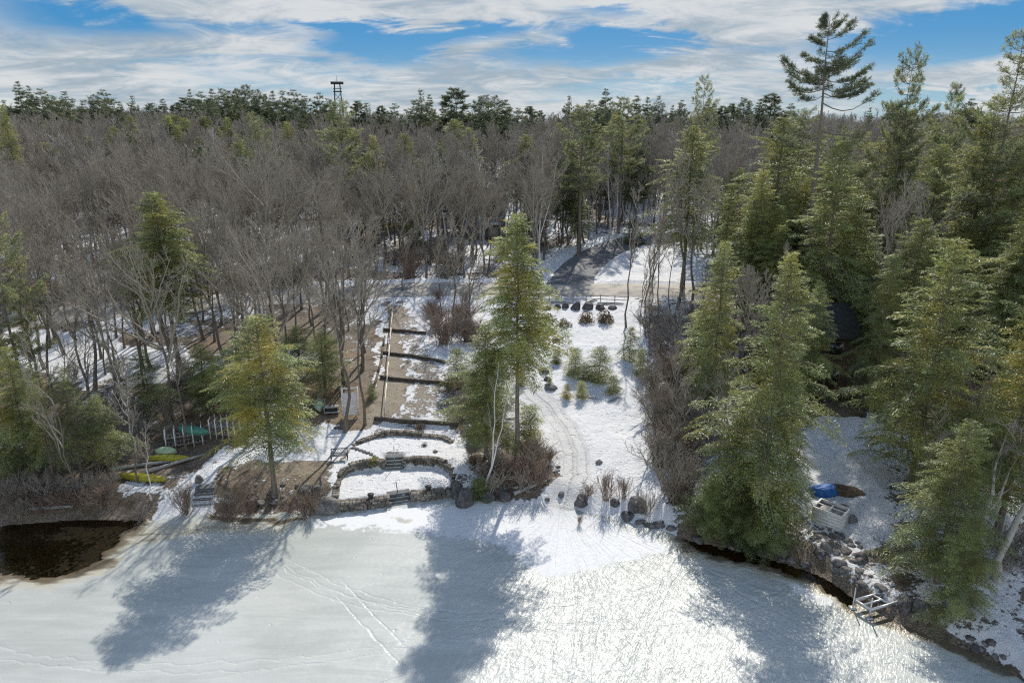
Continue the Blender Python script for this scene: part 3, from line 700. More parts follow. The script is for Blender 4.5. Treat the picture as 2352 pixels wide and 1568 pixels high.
def pine_meshes(name, seed, H0=24.0, branches=None, R=4.2, cb=0.35, tuft=0.36, tw=0.05, ntuft=26, nneed=9, lean=(0, 0), trunk_r=0.010, power=0.55, flat=0.3, mat=None):
    rng = np.random.default_rng(seed)
    if branches is None:
        branches = []; z = cb * H0
        while z < H0 * 0.985:
            f = (z / H0 - cb) / (1 - cb)
            nbr = rng.integers(3, 6); a0 = rng.uniform(0, 6.28)
            for k in range(nbr):
                L = R * ((1 - f) ** power * (0.6 + 0.4 * min(1, f / 0.25)) * rng.uniform(0.4, 1.25) + 0.03)
                branches.append((z + rng.uniform(-0.2, 0.2), a0 + k * 6.28 / nbr + rng.uniform(-0.3, 0.3), L, 0.05 + 0.55 * f + rng.uniform(-0.12, 0.15), 1.0))
            z += rng.uniform(0.6, 1.15) * H0 / 24
    N = 9; t = np.linspace(0, 1, N)
    P = np.zeros((1, N, 3)); P[0, :, 2] = t * H0; P[0, :, 0] = t * lean[0] * H0; P[0, :, 1] = t * lean[1] * H0
    P[0, 1:-1, :2] += rng.normal(size=(N - 2, 2)) * 0.06
    RR = H0 * trunk_r * (1 - 0.95 * t)[None]; RR[0, 0] *= 1.3
    v, q = tubes(P, RR, 8); tm = make_mesh(name + '_trunk', v, [q], [M_CBARK], smooth=True)
    wood, wr, tv, tq, off = [], [], [], [], 0
    tv2 = []
    for (z, az, L, rise, dens) in branches:
        h = np.array([math.cos(az), math.sin(az), 0]); side = np.array([-h[1], h[0], 0])
        o = np.array([np.interp(z / H0, t, P[0, :, 0]), np.interp(z / H0, t, P[0, :, 1]), z])
        bend = rng.uniform(-0.15, 0.15); sag = 0.10 + rng.uniform(0, 0.08)
        def path(s):
            s = np.asarray(s)[..., None]
            return o + h * L * s + np.array([0, 0, L]) * (rise * s - sag * np.sin(PI * s) + 0.10 * s ** 3) + side * L * bend * s * s
        wood.append(path(np.linspace(0, 1, 6))); wr.append(0.011 * L + 0.012)
        n = max(4, int(ntuft * dens * (L / R) ** 0.9))
        s = 0.28 + 0.74 * rng.random(n) ** 0.75
        if dens < 0.5: s = 0.80 + 0.22 * rng.random(n)
        spread = (0.10 + 0.26 * np.sin(np.clip(s, 0, 1) * PI * 0.9)) * min(L, 3.6)
        base = path(s); lat = rng.uniform(-1, 1, n) * spread
        c = base + side * lat[:, None] + h * (np.abs(lat) * 0.45)[:, None] + np.array([0, 0, 1]) * (rng.normal(size=n) * 0.10 + 0.08 + 0.10 * np.abs(lat))[:, None]
        for b_, c_ in zip(base, c): tv2.append((b_, c_))
        d0 = unit(h * 0.55 + side * np.sign(lat)[:, None] * 0.45 + np.array([0, 0, 0.55]) + rng.normal(size=(n, 3)) * 0.25)
        dd = unit(d0[:, None] + rng.normal(size=(n, nneed, 3)) * np.array([0.75, 0.75, 0.75 * (0.5 + flat)]))
        sd = unit(np.cross(dd, rng.normal(size=(n, nneed, 3))))
        Ls = tuft * (0.42 + 0.58 * min(1.0, 1.6 * L / R)) * rng.uniform(0.65, 1.2, (n, nneed))
        cc = np.broadcast_to(c[:, None], dd.shape) + rng.normal(size=dd.shape) * 0.07
        v, q = diamonds(cc.reshape(-1, 3), dd.reshape(-1, 3), sd.reshape(-1, 3), Ls.ravel(), tw * Ls.ravel() / tuft * 1.0)
        tv.append(v); tq.append(q + off); off += len(v)
    W = np.array(wood); v, q = tubes(W, taper(W, np.array(wr), 0.3), 5)
    T2 = np.array([[a, (a + b) / 2 + np.array([0, 0, 0.03]), b] for a, b in tv2]); v2, q2 = tubes(T2, taper(T2, 0.016, 0.6), 3)
    V = np.concatenate([v, v2] + tv); Q = np.concatenate([q, q2 + len(v)])
    cm = make_mesh(name + '_crown', V, [np.concatenate(tq) + len(v) + len(v2), Q], [mat or M_PINE, M_CBARK], midx=[0, 1])
    return tm, cm, H0

def place(kindname, proto, p, h, label, cat='tree', group=None, rotz=None, sxy=None, yellow=0.15, sink=0.15, names=('trunk', 'crown')):
    tm, cm, H0 = proto
    s = h / H0
    sx = s if sxy is None else sxy
    r = thing(kindname, label, cat, (p[0], p[1], p[2] - sink), random.uniform(0, 6.28) if rotz is None else rotz, group, (sx, sx, s))
    if tm is not None: link(names[0], tm, r)
    c = link(names[1], cm, r); c['yellow'] = float(yellow)
    return r

# ------------------------------------------------------------------ conifers standing one by one
HEM = {
    'A': (hemlock_meshes('hemlock_a', 1, R=5.2, cb=0.06, gap=0.12, nb=280, step=0.21, power=0.9), 5.2),
    'A2': (hemlock_meshes('hemlock_a2', 12, R=5.0, cb=0.10, nb=230, step=0.21, power=0.75, gap=0.2), 5.0),
    'B': (hemlock_meshes('hemlock_b', 2, R=3.9, cb=0.28, nb=240, step=0.21, power=0.72, gap=0.1), 3.9),
    'C': (hemlock_meshes('hemlock_c', 3, R=3.4, cb=0.15, nb=245, step=0.21, power=0.7), 3.4),
    'D': (hemlock_meshes('hemlock_d', 4, R=3.6, cb=0.18, nb=170, step=0.26, power=0.6, gap=0.3), 3.6),
    'H3': (hemlock_meshes('hemlock_h', 5, R=3.6, cb=0.40, nb=240, step=0.19, power=0.75), 3.6),
}
HG = 'hemlocks round the shore and clearing'
# proto, base px, base row, top row, half width px, yellowing, label
for pr, u, v, vt, hw, yl, lab in (
    ('A', 1744, 1212, 575, 130, 0.3, 'broad pale green hemlock with its skirt spread over the shore right of the snow path'),
    ('H3', 1188, 1062, 490, 88, 0.5, 'tall hemlock with a long bare lower trunk standing in the middle by the snow clearing'),
    ('C', 1118, 1048, 745, 66, 0.2, 'dense dark hemlock crowded behind the leaning white birch at the patio edge'),
    ('B', 632, 1137, 722, 98, 0.75, 'yellow-tipped hemlock with a grey trunk among the red-brown shoreline shrubs'),
    ('H3', 414, 868, 440, 86, 0.3, 'dark pointed hemlock rising alone out of the bare left woods above the lake'),
    ('A2', 2090, 1122, 545, 142, 0.4, 'large hemlock right of the cabin porch with its trunk in the snow strip'),
    ('C', 2285, 1232, 600, 100, 0.8, 'golden topped hemlock near the right edge beside the pale birch'),
    ('A2', 2150, 1338, 960, 98, 0.15, 'young bushy hemlock overhanging the snow strip right of the white crate'),
    ('C', 2345, 1010, 500, 72, 0.2, 'tall narrow hemlock cut by the right edge behind the golden hemlock'),
    ('C', 1868, 830, 322, 92, 0.15, 'feathery light green hemlock in front of the tallest pine'),
    ('C', 1715, 772, 388, 62, 0.2, 'slim dark hemlock just left of the feathery light green one'),
    ('B', 1752, 722, 268, 84, 0.2, 'round-shouldered hemlock left below the tallest pine'),
    ('B', 1567, 662, 288, 74, 0.25, 'thin-topped hemlock among bare trees right of the road junction'),
    ('C', 2190, 762, 222, 74, 0.3, 'bright hemlock below the big ragged pine at upper right'),
    ('C', 2262, 802, 292, 70, 0.35, 'yellow-green hemlock to the right of the bright one under the ragged pine'),
    ('C', 2010, 722, 248, 70, 0.1, 'shadowy hemlock between the two tallest pines'),
    ('A2', 2185, 1432, 1180, 62, 0.15, 'dark hemlock leaning over the boulders by the metal dock frame'),
    ('C', 1600, 905, 690, 48, 0.15, 'small hemlock tucked at the left side of the broad shoreline hemlock'),
    ('C', 18, 1125, 740, 54, 0.5, 'tall pale hemlock over the leaf-littered bank at the left edge'),
    ('C', 82, 1112, 792, 44, 0.3, 'narrow hemlock right beside the tall pale one at the left edge'),
    ('D', 128, 1118, 830, 42, 0.15, 'sparse hemlock on the left bank, third tree from the left edge'),
    ('D', 190, 1096, 840, 40, 0.15, 'sparse hemlock on the left bank, fourth tree from the left edge'),
    ('D', 252, 1086, 902, 44, 0.15, 'thin understory hemlock left of the white-stemmed birch pair'),
    ('D', 545, 968, 800, 60, 0.1, 'dark understory hemlock behind the right canoe rack'),
    ('D', 478, 946, 790, 52, 0.05, 'dark understory hemlock behind the left canoe rack'),
    ('D', 748, 906, 755, 58, 0.1, 'dark understory hemlock behind the overturned pale green boat'),
    ('D', 690, 860, 745, 45, 0.1, 'understory hemlock left behind the overturned pale green boat'),
    ('D', 350, 960, 800, 45, 0.1, 'understory hemlock on the snowy slope above the left canoe rack'),
    ('C', 870, 562, 310, 34, 0.25, 'narrow hemlock beyond the road above the gravel path'),
    ('C', 948, 572, 396, 34, 0.3, 'short pointed hemlock beyond the road right above the gravel path'),
    ('C', 62, 525, 240, 30, 0.3, 'pointed hemlock standing out of the bare far woods at upper left'),
    ('C', 1212, 562, 412, 22, 0.1, 'slim dark hemlock behind the road beside the white-stemmed birches'),
    ('C', 1245, 560, 452, 20, 0.1, 'slim hemlock right of the white-stemmed birches behind the road'),
    ('C', 1326, 562, 425, 28, 0.1, 'dark young hemlock under the tiered pine beside the side road'),
    ('A2', 1455, 560, 500, 26, 0.1, 'low dark hemlock where the side road goes out of sight'),
    ('C', 1800, 690, 395, 60, 0.1, 'dark hemlock hidden behind the feathery light green hemlock'),
    ('C', 1945, 790, 520, 55, 0.05, 'dark hemlock behind the cabin roof'),
    ('B', 2105, 690, 330, 60, 0.1, 'dim hemlock behind the large hemlock at right'),
    ('A2', 1690, 1130, 900, 60, 0.1, 'low dark hemlock under the left side of the broad shoreline hemlock'),
    ('A2', 1806, 1052, 850, 34, 0.1, 'low dark hemlock shading the snow strip in front of the cabin'),
    ('A2', 2240, 1150, 850, 75, 0.2, 'leafy hemlock filling the gap left of the pale birch'),
    ('A', 1628, 1226, 1080, 62, 0.05, 'low dark hemlock overhanging the ice edge, leftmost of three under the broad shoreline hemlock'),
    ('A', 1700, 1246, 1110, 62, 0.05, 'low dark hemlock overhanging the ice edge, middle one of three under the broad shoreline hemlock'),
    ('A', 1765, 1260, 1120, 54, 0.05, 'low dark hemlock overhanging the ice edge, rightmost of three under the broad shoreline hemlock'),
    ('C', 1128, 950, 800, 40, 0.2, 'small hemlock beside the lowest log on the gravel path'),
):
    p = G(u, v); h = ztop(p[1], vt) - p[2]; proto, R0 = HEM[pr]
    place('hemlock_tree', proto, p, h, lab, group=HG, sxy=1.14 * hw * depth(p) / F / R0, yellow=yl)

# the tallest pine, branch by branch (metres below the tip, side, length, rise, density)
z1_, z2_ = ztop(85.0, 35), ztop(85.0, 300); x1_, x2_ = (1908 - CU) / F * depth((0, 85.0, z1_)), (1882 - CU) / F * depth((0, 85.0, z2_)); ln = (x1_ - x2_) / (z1_ - z2_)
p = Vector((x1_ - ln * (z1_ - 5.5), 85.0, 0)); p[2] = H(p[0], p[1]); hp = z1_ - p[2]
BR = []
def br(dz, az, L, rise, dens=1.0): BR.append((hp - dz, math.radians(az), L, rise * .72, dens))
for dz, az, L, rise, dens in ((1.6, 180, 1.2, .5, 1), (2.6, 178, 1.9, .12, 1.3), (4.6, 184, 2.4, .2, 1.2), (5.8, 180, 4.9, .26, 1.25), (6.6, 186, 4.2, .06, .8), (7.6, 176, 4.0, .05, 1.3), (8.4, 190, 3.0, -.12, .9),
        (1.2, 0, 1.7, .75, 1), (2.4, 4, 2.7, .85, 1.3), (3.6, -5, 3.9, .55, .9), (4.8, 0, 4.6, .5, .7), (5.6, 10, 3.5, .3, 1.3), (6.6, -6, 4.4, .22, 1.5), (7.5, 5, 4.9, .1, 1.6), (8.1, -10, 4.6, .06, 1.6),
        (9.2, 3, 6.2, .08, .35), (12.2, 0, 9.0, .30, .35), (11.2, 170, 3.2, .2, .5), (13.5, 10, 5, .1, 1.2), (13.8, 180, 4.4, .1, 1.2), (12.9, 200, 3.5, .2, 1)): br(dz, az, L, rise, dens)
rg = np.random.default_rng(3)
for k in range(24):
    dz = rg.uniform(0.3, 8.8); br(dz, rg.choice([60, 90, 120, 240, 270, 300]) + rg.uniform(-20, 20), 0.5 + dz * 0.34 * rg.uniform(.6, 1.1), .3 + rg.uniform(-.1, .2) * 1, 1.0)
for k in range(10): br(0.15 + k * 0.16, rg.uniform(0, 360), 0.6 + 0.06 * k, 1.0, 1.6)
hero = pine_meshes('hero_pine', 31, hp, BR, R=4.2, tuft=0.42, tw=0.055, ntuft=74, nneed=11, lean=(ln, 0), trunk_r=0.0125, flat=0.1, mat=M_BACKLITPINE)
place('pine_tree', hero, p, hp, 'tallest white pine with tiered dark branches against the sky', rotz=0, yellow=0.1)

PINE = [(pine_meshes('pine_%s' % k, 40 + i, 24.0, R=R, cb=cb, tuft=0.42, tw=0.07, ntuft=52, nneed=10, power=pw, flat=0.15), R) for i, (k, R, cb, pw) in enumerate((('a', 4.4, .35, .5), ('b', 3.6, .45, .7), ('c', 4.8, .30, .6)))]
PG = 'white pines at the upper right'
for k, (u, Yd, vt, hw, lab) in enumerate(((2078, 92, 113, 58, 'second tallest pine, twin-topped, standing right of the tallest one'), (2178, 105, 178, 42, 'thin pine top poking out between the twin-topped pine and the right edge'),
        (2320, 84, 72, 112, 'big ragged pine at the upper right edge'), (1838, 112, 252, 70, 'pale green bushy pine behind the foot of the tallest pine'),
        (1336, 132, 232, 58, 'tiered light green pine left of the side road'), (590, 150, 258, 48, 'bushy pale pine in the far left woods under the skyline'), (786, 135, 232, 55, 'broad dark pine standing in front of the lookout tower'),
        (1430, 150, 214, 46, 'far pine right behind the tiered light green pine'), (1612, 140, 174, 46, 'open-crowned pine well above the thin-topped hemlock'),
        (1935, 100, 300, 70, 'green pine crown low behind the tallest pine on its right'), (2130, 120, 262, 60, 'green pine crown below the thin pine top'))):
    x = (u - CU) / F * depth((0, Yd, ztop(Yd, vt) - 8)); z = H(x, Yd); proto, R0 = PINE[k % 3]
    h = ztop(Yd, vt) - z
    place('pine_tree', proto, (x, Yd, z), h, lab, group=PG if u > 1800 else None, sxy=hw * Yd * 1.0 / F / R0 * 1.2, yellow=0.25)
x, Yd = (12 - CU) / F * 66, 64.0
place('pine_tree', PINE[2][0], (x, Yd, H(x, Yd)), ztop(Yd, 465) - H(x, Yd), 'pale green pine cut by the left edge', yellow=0.5, sxy=0.9)

# skyline pines (far)
FARP = [(pine_meshes('far_pine_%s' % k, 60 + i, 22.0, R=R, cb=cb, tuft=0.75, tw=0.15, ntuft=30, nneed=8, power=pw, mat=M_BACKLITPINE), R) for i, (k, R, cb, pw) in enumerate((('a', 3.8, .3, .85), ('b', 3.2, .35, 1.05), ('c', 4.4, .25, 1.0), ('d', 3.0, .45, .7), ('e', 4.6, .35, .6)))]
tops = [(12, 232), (52, 190), (75, 200), (100, 206), (120, 222), (155, 212), (190, 234), (222, 222), (243, 208), (275, 236), (307, 222), (345, 238), (375, 230), (405, 240), (425, 225), (440, 208), (465, 213), (490, 207), (510, 205), (527, 210), (545, 208), (567, 198), (595, 210),
        (612, 222), (628, 212), (652, 210), (677, 208), (700, 222), (735, 215), (757, 230), (822, 232), (842, 238), (875, 243), (906, 240), (950, 232), (967, 208), (987, 220), (1022, 222), (1048, 202), (1066, 240), (1110, 222), (1136, 224), (1162, 232), (1190, 250), (1216, 245), (1240, 255), (1307, 222), (1330, 250), (1356, 232),
        (1390, 206), (1412, 240), (1462, 222), (1487, 226), (1512, 222), (1545, 245), (1562, 240), (1640, 240), (1660, 244), (1708, 228), (1745, 230), (1770, 215), (1790, 245), (2000, 250), (2140, 255)]
for k in range(24): tops.append((random.choice([random.uniform(400, 760), random.uniform(1240, 1900), random.uniform(0, 2350)]), random.uniform(228, 258)))
for k, (u, vt) in enumerate(tops):
    Yd = random.uniform(235, 320)
    x = (u - CU) / F * (Yd * CP - 8 * SP); z = float(H(x, Yd)); h = ztop(Yd, vt - 3) - z
    proto, R0 = random.choice(FARP)
    place('skyline_pine', proto, (x, Yd, z), h, 'dark spiky pine standing above the bare woods on the skyline', group='skyline pines', sxy=h / 22 * random.uniform(1.1, 1.9), yellow=0.1)
for k in range(48):
    u, vt, Yd = random.choice([random.uniform(0, 1000), random.uniform(1000, 2300)]), random.uniform(262, 330), 0
    Yd = 135 + (330 - vt) * 1.2; x = (u - CU) / F * (Yd * CP + 4 * SP); z = float(H(x, Yd)); h = ztop(Yd, vt) - z; pr_ = random.choice([FARP[0][0], FARP[2][0], HEM['C'][0], HEM['B'][0]])
    place('evergreen_tree', pr_, (x, Yd, z), h, 'dark evergreen scattered among the bare far woods below the skyline', group='evergreens in the far woods', sxy=h / pr_[2] * random.uniform(1.1, 1.5), yellow=.2)

# ------------------------------------------------------------------ leafless trees
BARE = [bare_meshes('bare_%d' % i, 100 + i, spread=sp, clear=cl + .06, nl=nl, c2=6, c3=5, c4=3, tw=0.0105, lean=le, fork=fk) for i, (sp, cl, nl, le, fk) in enumerate(
    ((1.0, .38, 15, .02, False), (0.85, .42, 15, -.03, False), (1.15, .33, 16, .03, True), (0.7, .45, 14, .0, False), (1.0, .36, 16, .05, True), (1.25, .30, 15, -.02, False)))]
SLIM = [bare_meshes('slim_%d' % i, 130 + i, H0=16, spread=sp, clear=cl, nl=10, c2=6, c3=5, c4=3, tw=0.010, trunk_r=0.0065, lean=le, fork=fk) for i, (sp, cl, le, fk) in enumerate(
    ((.6, .4, .03, False), (.5, .5, -.04, False), (.75, .3, .02, True), (.65, .35, 0, False)))]
BIR = [bare_meshes('birch_%d' % i, 150 + i, H0=14, spread=sp, clear=cl, nl=9, c2=5, c3=5, c4=3, tw=0.009, trunk_r=0.0085, lean=le, fork=fk, bark=M_BIRCH) for i, (sp, cl, le, fk) in enumerate(
    ((.55, .45, -.06, False), (.5, .4, -.10, True), (.9, .4, .04, True)))]
PALE = [bare_meshes('pale_%d' % i, 170 + i, H0=16, spread=.75, clear=.45, nl=10, c2=6, c3=5, c4=4, tw=0.011, trunk_r=0.0185, lean=le, fork=fk, bark=M_PALE, twig=M_GREYTWIG) for i, (le, fk) in enumerate(((.10, False), (.04, True)))]
for kn, pr, u, v, vt, rz, lab in (
    ('bare_tree', SLIM[0], 838, 976, 470, 2.9, 'tall slim grey tree at the lower left edge of the gravel path'),
    ('bare_tree', BARE[3], 792, 992, 560, 1.0, 'grey tree with forking limbs in front of the white slatted dock section'),
    ('bare_tree', BARE[5], 617, 735, 330, 0.4, 'big wide-crowned dark oak behind the yellow-tipped hemlock'),
    ('bare_tree', BARE[2], 112, 800, 430, 2.0, 'dark forked tree on the snow at far left'),
    ('bare_tree', BARE[0], 72, 830, 470, 0.2, 'dark straight tree left of the forked one'),
    ('birch_tree', BIR[0], 348, 1148, 950, 3.14, 'small white birch beside the lowest yellow canoe'),
    ('birch_tree', BIR[1], 1110, 1132, 800, 3.4, 'leaning twin-stemmed white birch by the two dark boulders'),
    ('birch_tree', BIR[0], 312, 1040, 790, 0.0, 'white-stemmed birch above the yellow canoes'),
    ('bare_tree', SLIM[1], 432, 1042, 700, 0.0, 'leaning grey tree in front of the left canoe rack'),
    ('bare_tree', SLIM[3], 318, 1110, 800, 1.0, 'thin grey sapling rising behind the lowest yellow canoe'),
    ('birch_tree', PALE[0], 2292, 1335, 860, 0.0, 'pale curving birch at the lower right with a broken-topped crown'),
    ('birch_tree', PALE[1], 2238, 1262, 940, 0.4, 'pale straight trunk left of the curving birch at lower right'),
    ('bare_tree', SLIM[3], 1438, 752, 400, 0.0, 'thin dark tree with one straight stem at the upper right of the snow clearing'),
    ('bare_tree', BARE[3], 1556, 712, 330, 0.0, 'thick dark tree right of the road fence'),
    ('bare_tree', SLIM[2], 1483, 716, 440, 0.5, 'forked thin tree between the straight stem and the thick dark tree'),
    ('bare_tree', SLIM[0], 1512, 726, 450, 0.8, 'slim dark tree left beside the thick dark tree'),
    ('bare_tree', SLIM[1], 1534, 738, 470, 2.2, 'slim dark tree in front of the thick dark tree'),
    ('bare_tree', BARE[1], 1590, 730, 380, 2.2, 'dark tree right beside the thick dark tree'),
    ('birch_tree', BIR[2], 1240, 608, 330, 0.0, 'many-stemmed white birch beyond the road above the middle hemlock'),
    ('birch_tree', BIR[0], 1213, 575, 430, 0.0, 'straight white birch beyond the road left of the many-stemmed one'),
    ('birch_tree', BIR[0], 1262, 578, 450, 1.5, 'straight white birch beyond the road right of the many-stemmed one'),
    ('bare_tree', SLIM[2], 1044, 742, 470, 0.3, 'many-branched brown tree at the left side of the middle hemlock'),
    ('bare_tree', SLIM[0], 1016, 735, 500, 1.3, 'brown thin tree left of the many-branched one by the path top'),
    ('bare_tree', SLIM[2], 1075, 748, 480, 2.3, 'brown thin tree tight behind the middle hemlock'),
    ('bare_tree', SLIM[2], 925, 668, 440, 1.3, 'pale twiggy tree standing at the head of the gravel path'),
    ('bare_tree', BARE[4], 1985, 830, 420, 0.5, 'sprawling bare tree with drooping limbs behind the cabin'),
    ('bare_tree', BARE[5], 2080, 800, 430, 2.5, 'wide bare tree right of the cabin behind the large hemlock'),
    ('bare_tree', BARE[0], 1855, 735, 470, 2.5, 'dark bare tree behind the cabin roof'),
):
    p = G(u, v); h = ztop(p[1], vt) - p[2]
    place(kn, pr, p, h, lab, rotz=rz, sxy=h / pr[2] * 1.0)

CLEAR = [[(720, 1400), (700, 960), (835, 880), (862, 690), (990, 640), (1260, 690), (1440, 690), (1490, 800), (1500, 1000), (1560, 1400)],
         [(1830, 850), (2025, 850), (2060, 1260), (1850, 1260)], [(340, 1400), (370, 1150), (400, 955), (580, 950), (700, 970), (860, 960), (860, 1400)],
         [(1265, 690), (1255, 600), (1320, 570), (1430, 535), (1560, 552), (1650, 640), (1650, 690)], [(255, 1085), (450, 1000), (480, 1130), (255, 1130)], [(1080, 560), (1180, 560), (1180, 470), (1080, 470)]]
def blocked(p):
    u, v = project(np.array([p[0]]), np.array([p[1]]), np.array([p[2]]))
    for c in CLEAR:
        if poly_sd(u, v, c)[0] < 0: return True
    q = (np.array([p[0]]), np.array([p[1]]))
    return line_d(*q, ROAD)[0] < 5.2 or line_d(*q, SIDE)[0] < 4.5 or p[2] < 0.35 or abs(u[0] - CU) > 1260
taken = [(o.location.x, o.location.y) for o in COL.objects if o.parent is None and o.type == 'EMPTY']
cand = []
def scatter(y0, y1, step, xr):
    out = []; y = y0
    while y < y1:
        x = -xr(y)
        while x < xr(y):
            q = (x + random.uniform(-.5, .5) * step, y + random.uniform(-.5, .5) * step); z = float(H(*q))
            if not blocked((q[0], q[1], z)): out.append((q[0], q[1], z))
            x += step
        y += step * 0.9
    return out
near = scatter(46, 108, 4.5, lambda y: y * 0.82)
near = [q for q in near if all((q[0] - a) ** 2 + (q[1] - b) ** 2 > 2.2 ** 2 for a, b in taken)]
mid = scatter(108, 150, 4.7, lambda y: y * 0.80)
random.shuffle(near); random.shuffle(mid); mid.sort(key=lambda q: q[1] + random.uniform(-6, 6))
def zone(q):
    u = project(np.array([q[0]]), np.array([q[1]]), np.array([q[2]]))[0][0]
    if q[1] < float(np.interp(q[0], RX, RY)):
        if u < 900: return ('leafless grey tree in the open left woods between lake and road', 'leafless trees of the left lakeside woods')
        if u < 1620: return ('slender leafless tree in the brown thicket edging the snow clearing', 'leafless trees of the clearing thickets')
        return ('leafless tree among the conifers round the cabin at right', 'leafless trees round the cabin')
    if u < 900: return ('leafless grey-brown tree in the dense woods behind the road at left', 'leafless trees behind the road at left')
    return ('leafless brown tree in the dense woods behind the road and junction', 'leafless trees behind the road junction')
count = 0
for q in near + mid:
    if count >= 300: break
    lab, grp = zone(q); u = project(np.array([q[0]]), np.array([q[1]]), np.array([q[2]]))[0][0]
    if q[1] < 100 and 900 < u < 1620: pr, h = random.choice(SLIM), random.uniform(6, 12)
    elif q[1] < 62: pr, h = random.choice(SLIM), random.uniform(8, 14)
    elif u > 1620 and q[1] < 130 and random.random() < .42:
        k = random.choice('ABCCCH'); k = 'H3' if k == 'H' else k; h = random.uniform(13, 20)
        place('hemlock_tree', HEM[k][0], q, h, 'hemlock in the crowded evergreen stand behind the cabin and the big shore trees', group='hemlocks of the right stand', sxy=h / 20 * random.uniform(0.85, 1.2), yellow=random.uniform(0, .4)); continue
    elif u > 1620 and q[1] < 100: pr, h = random.choice(SLIM + BARE[:2]), random.uniform(11, 16)
    else: pr, h = random.choice(BARE + SLIM[:1]), random.uniform(13.5, 20.5)
    place('bare_tree', pr, q, h, lab, group=grp, sxy=h / pr[2] * random.uniform(.85, 1.1)); count += 1
rest = (near + mid)[count:]

# the far woods beyond, one mass: real trees instanced on a point set
LOD = [bare_meshes('far_bare_%d' % i, 200 + i, spread=sp, clear=.4, nl=12, c2=6, c3=5, c4=0, tw=0.024, trunk_r=0.010, fork=fk, bark=bk, twig=tk) for i, (sp, fk, bk, tk) in enumerate(((1.0, False, M_BARK, M_TWIG), (1.2, True, M_BARK, M_GREYTWIG), (.7, False, M_PALE, M_TWIG), (1.05, False, M_BARK, M_BROWNTWIG), (.85, True, M_BARK, M_TWIG), (.55, False, M_BIRCH, M_PALE)))]
hid = bpy.data.collections.new('far_tree_kinds')
for i, (tm, cm, H0) in enumerate(LOD):
    nt_, nc_ = len(tm.vertices), len(cm.vertices)
    va = np.empty(nt_ * 3, np.float32); tm.vertices.foreach_get('co', va); vb = np.empty(nc_ * 3, np.float32); cm.vertices.foreach_get('co', vb)
    fa = np.array([p.vertices[:] for p in tm.polygons]); fb = np.empty(len(cm.loops), np.int32); cm.loops.foreach_get('vertex_index', fb)
    o = bpy.data.objects.new('far_tree', make_mesh('far_tree', np.r_[va, vb], [fa, fb.reshape(-1, 4) + nt_], [tm.materials[0], cm.materials[0]], midx=[0, 1])); hid.objects.link(o)
farpts = rest + scatter(150, 230, 4.4, lambda y: y * 0.80) + scatter(230, 420, 6.5, lambda y: y * 0.80)
pts = np.array(farpts); pts[:, 2] -= 0.2
me = bpy.data.meshes.new('far_woods'); me.vertices.add(len(pts)); me.vertices.foreach_set('co', pts.astype(np.float32).ravel())
sc = me.attributes.new('tree_scale', 'FLOAT', 'POINT'); sc.data.foreach_set('value', RNG.uniform(0.62, 1.04, len(pts)).astype(np.float32))
fo = kind(link('far_woods', me), 'stuff'); tag(fo, 'mass of leafless grey-brown woods covering the hillside up to the skyline', 'woods')
ng = bpy.data.node_groups.new('tree_scatter', 'GeometryNodeTree')
ng.interface.new_socket('Geometry', in_out='INPUT', socket_type='NodeSocketGeometry'); ng.interface.new_socket('Geometry', in_out='OUTPUT', socket_type='NodeSocketGeometry')
gi, go = ng.nodes.new('NodeGroupInput'), ng.nodes.new('NodeGroupOutput')
m2p = ng.nodes.new('GeometryNodeMeshToPoints'); iop = ng.nodes.new('GeometryNodeInstanceOnPoints'); ci = ng.nodes.new('GeometryNodeCollectionInfo')
ci.inputs['Collection'].default_value = hid; ci.inputs['Separate Children'].default_value = True; ci.inputs['Reset Children'].default_value = True
iop.inputs['Pick Instance'].default_value = True
rv = ng.nodes.new('FunctionNodeRandomValue'); rv.data_type = 'FLOAT_VECTOR'; rv.inputs[0].default_value = (-.04, -.04, 0); rv.inputs[1].default_value = (.04, .04, 6.28)
na = ng.nodes.new('GeometryNodeInputNamedAttribute'); na.data_type = 'FLOAT'; na.inputs[0].default_value = 'tree_scale'
L_ = ng.links.new
L_(gi.outputs[0], m2p.inputs[0]); L_(m2p.outputs[0], iop.inputs['Points']); L_(ci.outputs[0], iop.inputs['Instance'])
L_(rv.outputs[0], iop.inputs['Rotation']); L_(na.outputs[0], iop.inputs['Scale']); L_(iop.outputs[0], go.inputs[0])
fo.modifiers.new('scatter', 'NODES').node_group = ng

# ------------------------------------------------------------------ stones and walls
import bmesh
from mathutils import noise as mnoise
def boulder_mesh(name, seed, size, m, sub=3, rough=0.22):
    bm = bmesh.new(); bmesh.ops.create_icosphere(bm, subdivisions=sub, radius=1.0)
    o = Vector((seed * 3.7, seed * 1.3, seed * 7.1))
    for v in bm.verts:
        c = v.co.copy()
        f = 1 + rough * (mnoise.noise(c * 1.1 + o) * 1.5 + 0.5 * mnoise.noise(c * 2.6 + o) + 0.22 * mnoise.noise(c * 6 + o))
        v.co = Vector((c.x * size[0] * f, c.y * size[1] * f, max(c.z, -0.45) * size[2] * f))
    me = bpy.data.meshes.new(name); bm.to_mesh(me); bm.free()
    for p in me.polygons: p.use_smooth = True
    me.materials.append(m); return me
ROCKN = [0]
def boulder(p, size, label, m=M_ROCK, group=None, rz=None, sub=3, name='boulder', rough=0.22):
    ROCKN[0] += 1
    o = link(name, boulder_mesh(name, ROCKN[0], size, m, sub, rough), None, p)
    o.rotation_euler = (random.uniform(-.15, .15), random.uniform(-.15, .15), random.uniform(0, 6.28) if rz is None else rz)
    return tag(o, label, 'rock', group)
def m_px(p): return depth(p) / F          # metres per picture unit at p

